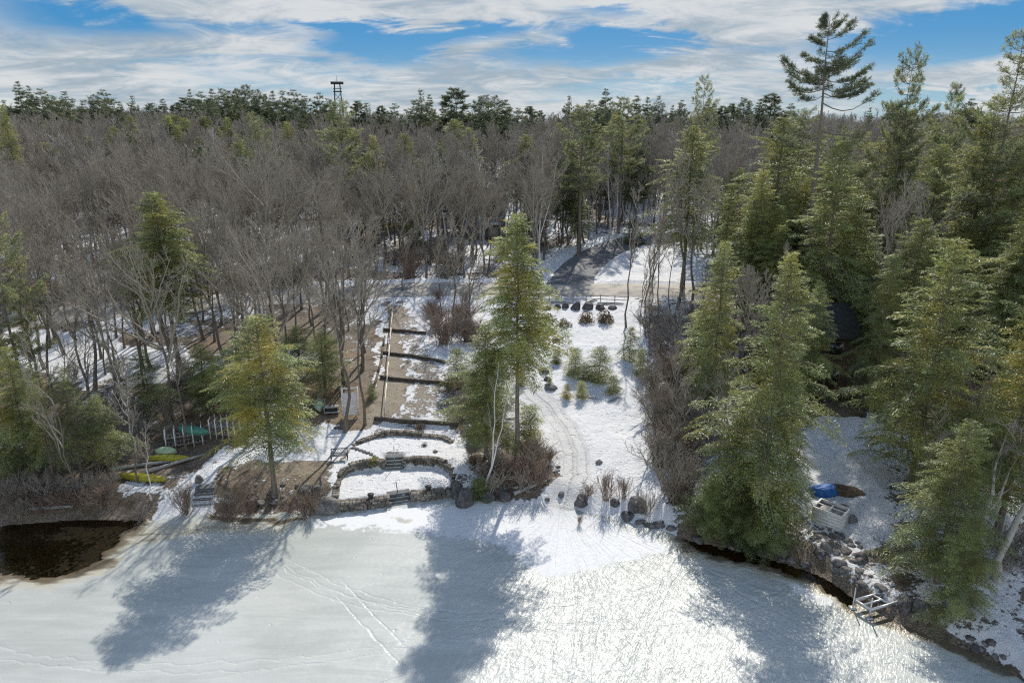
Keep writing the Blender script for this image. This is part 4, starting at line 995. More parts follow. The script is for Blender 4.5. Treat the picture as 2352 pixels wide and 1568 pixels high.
for u, v, w, h, lab, m in ((750, 1176, 62, 40, 'rounded brown boulder at the left end of the lakeside wall', M_ROCK), (1050, 1142, 42, 44, 'round dark boulder at the right end of the lakeside wall', M_DARKROCK),
        (1069, 1165, 40, 52, 'egg-shaped upright dark boulder standing in front of the round one', M_DARKROCK), (1336, 1162, 34, 28, 'dark boulder at the mouth of the snow path on its right side', M_DARKROCK),
        (1465, 1170, 46, 34, 'blocky dark boulder under the brown twigs right of the snow path', M_DARKROCK), (1442, 1193, 34, 14, 'flat oval stone on the ice edge below the blocky boulder', M_DARKROCK),
        (1412, 1160, 26, 14, 'low dark stone left of the blocky boulder', M_DARKROCK), (1290, 1145, 17, 12, 'small brown stone lying in the middle of the snow path', M_ROCK), (1257, 1153, 14, 8, 'flat brown stone at the left side of the snow path', M_ROCK),
        (1120, 1148, 40, 24, 'low mossy dark rock at the foot of the leaning birch', M_DARKROCK), (1160, 1148, 34, 20, 'dark rock on the shore right of the leaning birch', M_DARKROCK), (1376, 1068, 16, 8, 'small stone melting out of the snow above the reed clump', M_ROCK),
        (1265, 766, 34, 12, 'flat dark rock high on the snow slope', M_DARKROCK), (1278, 785, 18, 8, 'small dark rock below the flat rock on the snow slope', M_DARKROCK), (1250, 858, 22, 12, 'dark rock left of the small fir clump on the slope', M_DARKROCK),
        (1258, 874, 20, 10, 'lower dark rock left of the small fir clump', M_DARKROCK), (1266, 893, 34, 10, 'brown rock slab under the fir clump on the slope', M_ROCK), (1196, 800, 22, 14, 'grey rock by the upper left edge of the snow clearing', M_ROCK),
        (2085, 1395, 46, 30, 'dark boulder under the right end of the dock frame', M_DARKROCK), (2120, 1412, 44, 34, 'big dark boulder right of the dock frame', M_DARKROCK), (1940, 1172, 22, 14, 'brown-green oval stone in the snow behind the white crate', M_ROCK),
        (1958, 1200, 26, 20, 'brown rock at the right end of the white crate', M_ROCK), (455, 1112, 20, 22, 'brown rock beside the small white birch', M_ROCK)):
    p = G(u, v); k = m_px(p)
    boulder(p + Vector((0, 0.2, 0.05)), (w * k / 2, w * k / 2 * .85, h * k * .75), lab, m, sub=4)
rows = [(1256, 709, 22, 9), (1281, 707, 16, 11), (1299, 707, 17, 13), (1322, 709, 21, 19), (1350, 709, 26, 16), (1378, 709, 22, 15), (1407, 708, 20, 10)]
for u, v, w, h in rows:
    p = G(u, v); k = m_px(p); boulder(p, (w * k / 2, w * k / 2, h * k * .8), 'dark round boulder in the row along the top of the snow clearing below the fence', M_DARKROCK, 'boulders in a row below the fence', sub=3)
def rocks_in(poly, n, lo, hi, label, group, m=M_DARKROCK):
    us = [q[0] for q in poly]; vs_ = [q[1] for q in poly]; done = 0; tries = 0
    while done < n and tries < 4000:
        tries += 1
        u, v = random.uniform(min(us), max(us)), random.uniform(min(vs_), max(vs_))
        if poly_sd(np.array([u]), np.array([v]), poly)[0] > 0: continue
        p = G(u, v); s = random.uniform(lo, hi) * random.uniform(.6, 1)
        boulder(p, (s, s * random.uniform(.7, 1), s * random.uniform(.45, .75)), label, random.choice([m, M_ROCK]), group, sub=3, rough=0.3); done += 1
rocks_in([(1850, 1215), (1925, 1225), (1990, 1255), (2045, 1325), (2050, 1345), (1985, 1360), (1950, 1345), (1890, 1300)], 44, .18, .55, 'dark stone in the tumbled rock bank between the white crate and the dock frame', 'stones of the right rock bank')
rocks_in([(1600, 1238), (1780, 1262), (1880, 1292), (1880, 1312), (1780, 1282), (1600, 1244)], 26, .2, .55, 'dark stone along the waterline under the broad shoreline hemlock', 'stones under the broad hemlock')
rocks_in([(570, 1118), (610, 1112), (760, 1115), (745, 1165), (580, 1172)], 26, .2, .6, 'stone in the rubble round the trunk of the yellow-tipped hemlock', 'stones round the yellow-tipped hemlock')
rocks_in([(2180, 1460), (2320, 1470), (2340, 1540), (2260, 1510)], 8, .2, .5, 'brown stone on the snowy shore at the lower right corner', 'stones at the lower right corner')
rocks_in([(1180, 1130), (1240, 1100), (1275, 1060), (1290, 1075), (1240, 1140)], 9, .15, .4, 'small stone on the leaf-strewn edge right of the middle hemlock', 'stones by the middle hemlock')
rocks_in([(1420, 1185), (1520, 1200), (1560, 1225), (1500, 1215)], 9, .2, .5, 'wet stone on the ice edge below the right thicket', 'stones below the right thicket')

def mat_wall():
    m, nt = nodes_of('fieldstone'); g = NT(nt); geo = g.n('ShaderNodeNewGeometry')
    n1 = g.noise(3.0, 5, 0.6, geo.outputs['Position']); n2 = g.noise(1.1, 3, 0.6, geo.outputs['Position'])
    c = g.mix(geo.outputs['Random Per Island'], (0.10, 0.09, 0.075), (0.34, 0.30, 0.25)); c = g.mix(g.ramp(n2, .4, .7), c, (0.10, 0.095, 0.085))
    g.out(g.pbr(c, 0.9, 0.2, g.bump(n1, 0.6, 0.04))); return m
M_FIELD = mat_wall()
def stone_wall(path, z0, heights, thick, label, name='stone_wall', course=0.19, zs=None):
    P = np.array([q[:2] for q in path]); seg = np.r_[0, np.cumsum(np.linalg.norm(np.diff(P, axis=0), axis=1))]; Ltot = seg[-1]
    mb = MB(); c0 = P.mean(0)
    k = 0
    while k * course < max(heights):
        s = -0.1 * (k % 2)
        while s < Ltot:
            L = random.uniform(.2, .5); sm = s + L / 2; s += L
            h = np.interp(sm, seg, heights)
            if k * course > h - 0.06: continue
            hh = min(course, h - k * course + 0.08) * random.uniform(.92, 1.05)
            x, y = np.interp(sm, seg, P[:, 0]), np.interp(sm, seg, P[:, 1])
            x2, y2 = np.interp(min(sm + .2, Ltot), seg, P[:, 0]), np.interp(min(sm + .2, Ltot), seg, P[:, 1])
            x1, y1 = np.interp(max(sm - .2, 0), seg, P[:, 0]), np.interp(max(sm - .2, 0), seg, P[:, 1])
            rot = math.atan2(y2 - y1, x2 - x1)
            for sd in (-1, 1):
                tx, ty = -math.sin(rot) * sd * thick * .25, math.cos(rot) * sd * thick * .25
                mb.box((x - c0[0] + tx, y - c0[1] + ty, k * course + hh / 2), (L * random.uniform(.9, .98), thick * random.uniform(.46, .58), hh), rot + random.uniform(-.08, .08), (random.uniform(-.06, .06), random.uniform(-.05, .05)), jit=.035)
        k += 1
    o = mb.build(name, M_FIELD); o.location = (c0[0], c0[1], z0)
    b = o.modifiers.new('round', 'BEVEL'); b.width = 0.035; b.segments = 1
    return tag(o, label, 'wall')
stone_wall([U(u, v, 0.75) for u, v in ((760, 1153), (800, 1151), (845, 1147), (891, 1140))], -0.12, [.86] * 4, .7, 'low fieldstone wall on the lake side of the patio, left of the step gap')
stone_wall([U(u, v, 0.75) for u, v in ((943, 1131), (985, 1127), (1042, 1119))], -0.12, [.86, .86, .8], .7, 'low fieldstone wall on the lake side of the patio, right of the step gap')
stone_wall([U(u, v, 0.62) for u, v in ((771, 1143), (773, 1121), (778, 1102), (791, 1088), (812, 1080), (838, 1075), (868, 1074), (883, 1075))], 0.52, [.3, .5, .7, .8, .84, .86, .9, .9], .55, 'curved fieldstone retaining wall at the left side of the patio')
stone_wall([U(u, v, 0.62) for u, v in ((927, 1071), (963, 1067), (995, 1068), (1020, 1074), (1037, 1087), (1044, 1100), (1043, 1116))], 0.52, [.9, .9, .86, .84, .7, .5, .3], .55, 'curved fieldstone retaining wall at the right side of the patio')
stone_wall([U(u, v, 1.35) for u, v in ((810, 1022), (832, 1013), (865, 1002), (897, 997), (930, 997), (962, 1001), (995, 1003), (1019, 1006), (1036, 1014))], 1.2, [.2, .35, .45, .5, .5, .45, .4, .35, .25], .5, 'uppermost curved stone edging above the patio below the last log')
for i, (u, v) in enumerate(((812, 1031), (820, 1033), (829, 1036), (837, 1040), (845, 1043), (853, 1046), (860, 1050), (867, 1054), (874, 1058))):
    p = G(u, v); boulder(p, (.28, .2, .16), 'flat edging stone in the line from the bench to the patio steps', M_ROCK, 'edging stones left of the patio steps', sub=2)

def steps_thing(a, b, c, n, rise, run, z0, label, m, thick=None):
    """a, b: left and right ends of the lowest front edge, c: uphill direction"""
    a, b = Vector((a[0], a[1], 0)), Vector((b[0], b[1], 0)); mid = (a + b) / 2; wdt = (b - a).length; rot = math.atan2((b - a).y, (b - a).x)
    r = thing('stone_steps', label, 'steps', (mid.x, mid.y, z0), rot)
    for i in range(n):
        mb = MB(); h = rise * (i + 1)
        mb.box((0, run * (i + .5) + (0.15), h - rise / 2 - .02), (wdt, run + .32, rise + .02)); mb.box((0, run * (i + .5) + .13, h + .012), (wdt + .04, run + .34, .05))
        o = mb.build('step', m, r); bv = o.modifiers.new('round', 'BEVEL'); bv.width = .012; bv.segments = 2
    return r
steps_thing(U(885, 1079, .62), U(926, 1076.5, .62), None, 4, .17, .34, .62, 'grey stone steps between the two curved patio walls', M_STEP)
steps_thing(U(893, 1160, 0), U(945, 1152, 0), None, 3, .20, .30, 0.0, 'low grey steps in the gap of the lakeside wall', M_STEP)
steps_thing(U(442, 1169, 0), U(486, 1166, 0), None, 4, .29, .42, 0.02, 'grey timber steps up from the ice between two brown shrubs at left', M_STEP)
def pole_thing(name, p, h, r, label, cat, m, tilt=(0, 0)):
    q = thing(name, label, cat, p); mb = MB(); mb.tube([(0, 0, -.1), (tilt[0], tilt[1], h)], r, 6); mb.build('post', m, q)
    mb = MB(); mb.tube([(tilt[0], tilt[1], h), (tilt[0], tilt[1], h + .06)], [r * 1.7, r * 1.3], 6); mb.build('cap', m, q); return q
pole_thing('handrail_post', G(907, 1072), 2.0, .03, 'thin metal handrail post in the middle of the patio steps', 'post', M_METAL)
pole_thing('handrail_post', G(914, 1138), 1.0, .035, 'short dark stake in the gap of the lakeside wall', 'post', M_IRON, (-.1, 0))
for u, v, lab in ((852, 1144, 'black flower pot on the left part of the lakeside wall'), (984, 1126, 'black flower pot on the right part of the lakeside wall')):
    p = U(u, v, .75); r = thing('flower_pot', lab, 'pot', p)
    mb = MB(); mb.tube([(0, 0, 0), (0, 0, .36)], [.17, .25], 12); mb.build('pot', M_IRON, r, smooth=False)
    mb = MB(); mb.tube([(0, 0, .34), (0, 0, .41)], [.28, .28], 12); mb.build('rim', M_IRON, r)

# bench
p = G(780, 1056); r = thing('garden_bench', 'black iron garden bench with lattice back on the snow left of the patio', 'bench', p, -0.12 + .28)
mb = MB()
for i in range(6): mb.bar((-.72, -.22 + i * .09, .46), (.72, -.22 + i * .09, .46), .06, .03)
mb.build('seat', M_GREYWOOD, r)
mb = MB(); mb.bar((-.72, .27, .55), (.72, .27, .55), .05); mb.bar((-.72, .36, .95), (.72, .36, .95), .06)
for i in range(7):
    x = -.72 + i * .24
    if i < 6: mb.bar((x, .28, .56), (x + .24, .35, .94), .025); mb.bar((x + .24, .28, .56), (x, .35, .94), .025)
mb.build('backrest', M_IRON, r)
for s in (-1, 1):
    mb = MB(); mb.bar((s * .72, -.26, 0), (s * .72, -.26, .66), .06); mb.bar((s * .72, .24, 0), (s * .72, .37, 1.0), .06); mb.bar((s * .72, -.3, .66), (s * .72, .3, .68), .06, .04); mb.build('leg', M_IRON, r)

# ------------------------------------------------------------------ the gravel path: logs, handrail
for a, b, lab in (((881, 759), (979, 767), 'weathered log laid across the gravel path, uppermost of four'), ((876, 812), (1022, 837), 'long dark log laid across the gravel path, second from the top'),
        ((874, 868), (1030, 885), 'thick dark log laid across the gravel path, third from the top'), ((860, 964), (1052, 979), 'dark log laid across the foot of the gravel path above the patio')):
    A, B = G(*a), G(*b); n = 9
    pts = [A.lerp(B, i / (n - 1)) for i in range(n)]; pts = [Vector((q.x, q.y, float(H(q.x, q.y)) + .14)) for q in pts]
    mb = MB(); c = pts[n // 2]
    for q0, q1 in zip(pts[:-1], pts[1:]): mb.bar(q0 - c, q1 - c + (q1 - q0) * .02, random.uniform(.26, .32), random.uniform(.34, .42))
    tag(mb.build('path_log', M_TIMBER, origin=None), lab, 'log').location = c
A = [G(u, v) for u, v in ((884, 775), (880, 800), (876, 830), (868, 862), (858, 895))]; mb = MB(); c = A[2]
for q0, q1 in zip(A[:-1], A[1:]): mb.bar(q0 - c + Vector((0, 0, .12)), q1 - c + Vector((0, 0, .12)), .2, .3)
tag(mb.build('path_edging', M_TIMBER), 'dark timber edging along the left side of the gravel path', 'edging').location = c
ends = [G(u, v) for u, v in ((905, 703), (902, 735), (899, 770), (896, 808), (893, 850), (889, 900), (884, 958))]
r = thing('handrail', 'long pale handrail running down the gravel path', 'handrail', ends[3]); c = ends[3]
mb = MB()
for q0, q1 in zip(ends[:-1], ends[1:]): mb.bar(q0 - c + Vector((0, 0, .95)), q1 - c + Vector((0, 0, .95)), .10, .10)
mb.build('rail', M_PVC, r)
for q in ends: mb = MB(); mb.bar(q - c + Vector((0, 0, -.1)), q - c + Vector((0, 0, .92)), .07); mb.build('post', M_GREYWOOD, r)

# rail fence along the road
fp = [G(u, v) for u, v in ((1262, 693), (1290, 693), (1316, 693), (1346, 694), (1379, 694), (1412, 695), (1441, 696))]
r = thing('rail_fence', 'weathered two-rail wooden fence along the road edge above the boulder row', 'fence', fp[3]); c = fp[3]
for q in fp:
    mb = MB(); mb.bar(q - c + Vector((0, 0, -.2)), q - c + Vector((0, 0, 1.1)), .11); mb.build('post', M_FENCE, r)
for i, (q0, q1) in enumerate(zip(fp[:-1], fp[1:])):
    for hh in (.45, .95):
        mb = MB(); sag = -.3 if (i < 2 and hh > .5) else 0
        mb.bar(q0 - c + Vector((0, -.09, hh)), q1 - c + Vector((0, -.09, hh + sag)), .08, .09); mb.build('rail', M_FENCE, r)
for a, b, lab in (((1265, 697), (1318, 698), 'grey log lying in the snow under the left end of the rail fence'), ((1345, 699), (1372, 690), 'broken log end leaning on the rail fence'), ((1372, 700), (1432, 701), 'grey log lying under the right part of the rail fence'),
        ((1325, 912), (1372, 917), 'dead branch lying on the snow below the small firs'), ((1398, 925), (1425, 912), 'dead branch lying on the snow right of the small firs'), ((1180, 1142), (1255, 1112), 'rotten log on the shore right of the leaning birch'),
        ((2005, 1238), (2045, 1262), 'dark pole lying on the snow right of the white crate'), ((250, 1085), (400, 1062), 'grey fallen trunk between the two yellow canoes'), ((330, 1092), (470, 1048), 'long grey fallen log behind the lowest yellow canoe'), ((1095, 1082), (1130, 1080), 'thin dark log on the snow left of the middle hemlock'),
        ((60, 1180), (170, 1172), 'pale fallen trunk on the left bank at the water')):
    A, B = G(*a), G(*b); d = B - A; mb = MB(); k = .07 if 'branch' in lab or 'pole' in lab else .16
    mb.tube([Vector((0, 0, k)), d * .35 + Vector((.03, .1, k)), d * .7 + Vector((-.05, -.05, k * 1.3)), d + Vector((0, 0, k))], [k * 1.1, k, k * .85, k * .6], 7)
    if k < .1:
        for i in range(5): t = random.uniform(.2, .9); mb.tube([d * t + Vector((0, 0, k)), d * (t + .15) + Vector((random.uniform(-.4, .4), random.uniform(-.9, .9), .12))], [.035, .015], 5)
    tag(mb.build('fallen_log', M_GREYWOOD, smooth=True), lab, 'log').location = A

# ------------------------------------------------------------------ boats, racks and beach gear at left
def canoe(p, L, Wd, hgt, rot, label, m, tilt=0.0, up=False, name='canoe'):
    r = thing(name, label, 'canoe', p, rot); r.rotation_euler = (tilt, 0, rot)
    n, k = 21, 11; s = np.linspace(-1, 1, n); th = np.linspace(0, PI, k)
    wv = Wd / 2 * (1 - np.abs(s) ** 2.2) ** .8 + .012; hv = hgt * (1 - .35 * np.abs(s) ** 3)
    V = np.stack([np.broadcast_to((s * L / 2)[:, None], (n, k)), wv[:, None] * np.cos(th)[None], hv[:, None] * np.sin(th)[None] ** .75 + .03 + .16 * np.abs(s[:, None]) ** 3 * (np.sin(th)[None] < .2) * 0], -1)
    i = np.arange(n * k).reshape(n, k); Q = np.stack([i[:-1, :-1], i[1:, :-1], i[1:, 1:], i[:-1, 1:]], -1).reshape(-1, 4)
    link('hull', make_mesh('hull', V.reshape(-1, 3), [Q, np.stack([i[:-1, 0], i[:-1, -1], i[1:, -1], i[1:, 0]], -1)], [m], smooth=True), r)
    mb = MB()
    for sg in (-1, 1): mb.tube([(s[j] * L / 2, sg * wv[j], .03) for j in range(n)], .028, 6)
    mb.build('gunwale', m, r)
    mb = MB(); mb.tube([(s[j] * L / 2, 0, hv[j] + .03) for j in range(1, n - 1)], .022, 5); mb.build('keel', m, r)
    return r
def between(a, b):
    A, B = G(*a), G(*b); c = (A + B) / 2; return c, (B - A).length, math.atan2((B - A).y, (B - A).x)
c, L, ro = between((278, 1101), (383, 1110)); canoe(c + Vector((0, 0, .12)), L, .95, .42, ro, 'long yellow canoe lying bottom up on the snow patch, the lower of two', M_YELLOW, tilt=-.12)
c, L, ro = between((338, 1059), (437, 1062)); canoe(c + Vector((0, 0, .22)), L, .85, .36, ro, 'yellow canoe lying bottom up above the grey fallen log, the upper of two', M_YELLOW, tilt=.05)
c, L, ro = between((364, 1052), (404, 1048)); canoe(c + Vector((0, 0, .5)), L * 1.2, .8, .5, ro, 'faded green kayak propped behind the upper yellow canoe', M_PALEGREEN, tilt=.4, name='kayak')
c, L, ro = between((424, 1020), (464, 1026)); canoe(c + Vector((.2, .1, 1.33)), 3.4, .95, .5, ro + .1, 'teal green canoe stored on the left canoe rack', M_TEAL, tilt=.25)
c, L, ro = between((712, 950), (752, 930)); canoe(c + Vector((0, 0, .3)), 3.0, 1.0, .6, 1.9, 'pale green boat turned over near the white slatted dock section', M_PALEGREEN, tilt=.3, name='rowing_boat')
def rack(p, rot, n, wdt, label):
    r = thing('canoe_rack', label, 'rack', p, rot)
    for hh in (.45, 1.25):
        mb = MB(); mb.bar((-wdt / 2, -.5, hh), (wdt / 2, -.5, hh), .07); mb.bar((-wdt / 2, .5, hh), (wdt / 2, .5, hh), .07)
        k = n * 2 + 1
        for i in range(k): x = -wdt / 2 + wdt * i / (k - 1); mb.bar((x, -.62, hh + .05), (x, .62, hh + .05), .06, .05)
        mb.build('shelf', M_GREYWOOD, r)
    for i in range(n):
        x = -wdt / 2 + .1 + (wdt - .2) * i / (n - 1)
        for y, top in ((-.62, 1.95), (.62, 2.05)):
            mb = MB(); mb.bar((x, y, 0), (x, y, top), .085)
            if y < 0: mb.bar((x, y, top), (x, y + .42, top + .1), .06)
            mb.build('post', M_WHITE if y < 0 else M_GREYWOOD, r)
    return r
rack(G(426, 1026), .42, 5, 3.3, 'left pale pole canoe rack with slatted shelves holding a teal canoe')
rack(G(526, 1003), -.06, 6, 3.2, 'right pale pole canoe rack standing empty behind the yellow-tipped hemlock')
p = G(806, 958); r = thing('dock_section', 'white slatted wooden dock section stood upright behind the grey forked tree', 'dock section', p, .12)
r.rotation_euler = (-.14, 0, .12)
W_, H_ = 1.55, 2.9
for s in (-1, 1): mb = MB(); mb.bar((s * W_ / 2, 0, .25), (s * W_ / 2, 0, H_ + .25), .12, .3); mb.build('side_rail', M_WHITE, r)
mb = MB()
for i in range(15):
    z = .35 + i * H_ / 15
    if i in (12, 13): continue
    mb.bar((-W_ / 2 + .06, -.10, z), (W_ / 2 - .06, -.10, z), .04, .155)
mb.build('slat_panel', M_WHITE, r)
for s in (-1, 1): mb = MB(); mb.bar((s * .5, .12, -.1), (s * .5, .12, .6), .12); mb.build('leg', M_GREYWOOD, r)
p = G(737, 938); r = thing('sawhorse', 'grey wooden sawhorse left of the dark box under the hemlocks', 'sawhorse', p, .5)
for s in (-1, 1):
    for q in (-1, 1): mb = MB(); mb.bar((q * .45, s * .32, 0), (q * .4, s * .05, .85), .1, .06); mb.build('leg', M_GREYWOOD, r)
mb = MB(); mb.bar((-.6, 0, .88), (.6, 0, .88), .12, .1); mb.build('crossbeam', M_GREYWOOD, r)
mb = MB(); mb.bar((-.43, -.22, .35), (-.43, .22, .35), .08, .05); mb.bar((.43, -.22, .35), (.43, .22, .35), .08, .05); mb.build('brace', M_GREYWOOD, r)
p = G(762, 950); r = thing('work_table', 'low dark table with a pale top under the hemlocks behind the snow', 'table', p, .15)
mb = MB(); mb.box((0, 0, .72), (1.5, .7, .07)); mb.build('table_top', M_GREYWOOD, r); mb = MB(); mb.box((0, .05, .38), (1.3, .55, .5)); mb.build('cabinet', M_IRON, r)
mb = MB(); mb.box((.1, -.5, .3), (1.5, .35, .06)); mb.build('shelf', M_GREYWOOD, r)
for s in (-1, 1):
    for q in (-1, 1): mb = MB(); mb.bar((s * .68, q * .3, -.1), (s * .68, q * .3, .7), .08); mb.build('leg', M_GREYWOOD, r)
p = G(362, 1058); r = thing('beach_crate', 'small rusty orange crate beside the faded green kayak', 'crate', p, .4)
mb = MB(); mb.box((0, 0, .2), (.5, .4, .36), jit=.02); mb.build('body', M_ORANGE, r); mb = MB(); mb.box((0, 0, .41), (.55, .45, .05)); mb.build('lid', M_WHITE, r)
p = G(1140, 1085); r = thing('wooden_chair', 'grey weathered lawn chair behind the leaning white birch', 'chair', p, 2.9)
mb = MB()
for i in range(5): mb.bar((-.28 + i * .14, .2, .35), (-.28 + i * .14, .5, 1.05), .11, .03)
mb.build('backrest', M_GREYWOOD, r); mb = MB()
for i in range(5): mb.bar((-.32, -.35 + i * .13, .4 - i * .03), (.32, -.35 + i * .13, .4 - i * .03), .11, .03)
mb.build('seat', M_GREYWOOD, r)
for s in (-1, 1):
    mb = MB(); mb.bar((s * .34, -.38, 0), (s * .34, -.38, .6), .09, .05); mb.build('leg', M_GREYWOOD, r); mb = MB(); mb.bar((s * .34, .4, 0), (s * .34, .3, .55), .09, .05); mb.build('leg', M_GREYWOOD, r)
    mb = MB(); mb.bar((s * .38, -.45, .61), (s * .38, .4, .61), .13, .03); mb.build('armrest', M_GREYWOOD, r)

# ------------------------------------------------------------------ right shore: crate, tarp, pit, dock frame
A, B, C_ = G(1862, 1196), G(1931, 1221), G(1955, 1203)
ro = math.atan2((B - A).y, (B - A).x); L = (B - A).length; Wd = min(max((C_ - B).length, 1.1), 1.6); mid = (A + B) / 2 + Vector((-math.sin(ro), math.cos(ro), 0)) * Wd / 2
r = thing('white_crate', 'white boarded crate with an open barred top on the snowy bank', 'crate', (mid.x, mid.y, min(A.z, B.z) - .05), ro)
Hc = 1.25
for nm, c, s in (('side_panel', (0, -Wd / 2, Hc / 2), (L, .07, Hc)), ('side_panel', (0, Wd / 2, Hc / 2), (L, .07, Hc)), ('end_panel', (-L / 2 + .035, 0, Hc / 2 - .002), (.07, Wd - .07, Hc)), ('end_panel', (L / 2 - .035, 0, Hc / 2 - .002), (.07, Wd - .07, Hc))):
    mb = MB()
    if nm == 'side_panel':
        for i in range(5): mb.box((c[0], c[1], Hc * (i + .5) / 5), (L, .07, Hc / 5 - .012))
    else:
        for i in range(5): mb.box((c[0], c[1], Hc * (i + .5) / 5), (.07, Wd - .08, Hc / 5 - .012))
    mb.build(nm, M_WHITE, r)
mb = MB(); mb.bar((-L / 2, -Wd / 2, Hc + .04), (L / 2, -Wd / 2, Hc + .04), .12, .07); mb.bar((-L / 2, Wd / 2, Hc + .04), (L / 2, Wd / 2, Hc + .04), .12, .07)
mb.bar((-L / 2, 0, Hc + .03), (L / 2, 0, Hc + .03), .09, .06)
for x in (-L / 2 + .05, 0, L / 2 - .05): mb.bar((x, -Wd / 2 + .06, Hc + .055), (x, Wd / 2 - .06, Hc + .055), .12, .07)
mb.build('top_frame', M_WHITE, r)
mb = MB(); mb.box((0, 0, Hc - .25), (L - .16, Wd - .16, .06)); mb.build('liner', M_GREYWOOD, r)
p = G(1893, 1132); k = m_px(p)
o = link('blue_tarp', boulder_mesh('blue_tarp', 77, (1.25, .75, .75), M_BLUE, 5, .16), None, p); o.rotation_euler = (0, 0, -.05); tag(o, 'crumpled blue tarp over a small boat in the snow strip', 'tarp')
p = G(1942, 1130); o = link('dirt_pile', boulder_mesh('dirt_pile', 78, (1.25, .85, .5), M_DIRT, 5, .35), None, p); o.rotation_euler = (0, 0, -.35); tag(o, 'dark heap of earth and brush right beside the blue tarp', 'pile')
q = [Vector(U(u, v, .6)) for u, v in ((1963, 1378), (2000, 1400), (2086, 1376), (2045, 1356))]; c = sum(q, Vector()) / 4; c.z = 0
r = thing('boat_dock', 'bare aluminium dock frame on pipe legs standing in the shallows', 'dock', c)
mb = MB(); E = [a - c for a in q]
for i in range(4): mb.bar(E[i], E[(i + 1) % 4], .1, .2)
m1, m2 = (E[0] + E[1]) / 2, (E[2] + E[3]) / 2; mb.bar(m1, m2, .09, .14); n1_, n2_ = (E[1] + E[2]) / 2, (E[0] + E[3]) / 2; mb.bar(n1_ + Vector((0, 0, .02)), n2_ + Vector((0, 0, .02)), .09, .14)
mb.build('frame', M_METAL, r)
for i, top in ((0, .9), (1, .9), (3, .7), (2, .3)):
    e = E[i] * 1.03; g0 = max(float(H(c.x + e.x, c.y + e.y)), -.5)
    mb = MB(); mb.tube([(e.x, e.y, g0 - .05), (e.x, e.y, 0.6 + top)], .045, 8); lg = mb.build('leg', M_METAL, r)
    mb = MB(); mb.box((e.x, e.y, max(g0, .0) + .03), (.4, .4, .05)); mb.build('foot', M_METAL, lg)

# ------------------------------------------------------------------ cabin, house, tower
p = G(1925, 921); r = thing('cabin', 'dark brown two-storey lake cabin with porch and balcony half hidden by hemlocks', 'cabin', (p.x - 2.6, p.y + .6, p.z - .1), -.06)
D0 = 1.9
mb = MB(); mb.box((0, D0 + 3.6, 3.15), (8.6, 7.2, 6.5)); mb.build('wall', M_CABIN, r)
def gable(mbx, x0, x1, y0, y1, ze, zr, over, th):
    ym = (y0 + y1) / 2
    V = []
    for x in (x0 - over, x1 + over):
        for dz in (0, th): V += [(x, y0 - over, ze - .25 + dz), (x, ym, zr + dz), (x, y1 + over, ze - .25 + dz)]
    mbx.add(V, [(0, 1, 7, 6), (1, 2, 8, 7), (3, 9, 10, 4), (4, 10, 11, 5), (0, 6, 9, 3), (2, 5, 11, 8), (0, 3, 4, 1), (1, 4, 5, 2), (6, 7, 10, 9), (7, 8, 11, 10)])
mb = MB(); gable(mb, -4.3, 4.3, D0, D0 + 7.2, 6.4, 8.9, .7, .2); mb.build('roof', M_ROOF, r)
mb = MB()
for s in (-1, 1): mb.add([(s * 4.28, D0 + .02, 6.38), (s * 4.28, D0 + 7.18, 6.38), (s * 4.28, D0 + 3.6, 8.85)], None, [(0, 1, 2)])
mb.build('gable_wall', M_CABIN, r)
mb = MB(); mb.box((0, D0 / 2 - .05, .75), (8.4, D0 + .1, .16)); mb.box((0, -.06, .62), (8.4, .08, .3)); mb.build('porch_floor', M_DECK, r)
mb = MB(); mb.box((0, D0 / 2 - .05, 3.75), (8.4, D0 + .1, .14)); mb.box((0, -.06, 3.62), (8.4, .1, .3)); mb.build('balcony_floor', M_DECK, r)
mb = MB(); mb.bar((-4.2, -.05, 4.85), (4.2, -.05, 4.85), .12, .09); mb.bar((-4.2, -.05, 3.98), (4.2, -.05, 3.98), .08, .07)
for i in range(57): x = -4.15 + i * .148; mb.bar((x, -.05, 4.0), (x, -.05, 4.82), .045)
mb.build('railing', M_DECK, r)
for x in (-4.1, -1.4, 1.1, 4.1):
    mb = MB(); mb.bar((x, .02, -.1), (x, .02, 3.6), .18); ps = mb.build('post', M_DECK, r)
    mb = MB()
    for s in (-1, 1): mb.bar((x, .02, 2.6), (x + s * .85, .02, 3.48), .12)
    mb.build('brace', M_DECK, ps)
for x, z, w_, h_ in ((-2.6, 2.0, 1.6, 1.3), (.0, 1.85, 1.0, 2.0), (2.5, 2.0, 1.6, 1.3), (-2.6, 5.1, 1.6, 1.3), (0, 4.9, 1.8, 2.0), (2.5, 5.1, 1.6, 1.3)):
    mb = MB(); mb.box((x, D0 - .03, z), (w_ + .2, .1, h_ + .2)); fr = mb.build('window', M_DECK, r); mb = MB(); mb.box((x, D0 - .07, z), (w_, .06, h_)); mb.build('pane', M_GLASS, fr)
for x in (-3.8, 0, 3.8): mb = MB(); mb.box((x, .6, .2), (.5, .5, .95)); mb.build('pier', M_ROCK, r)
mb = MB(); mb.box((2.6, D0 + 5.0, 8.6), (.7, .7, 2.2)); mb.build('chimney', M_FIELD, r)

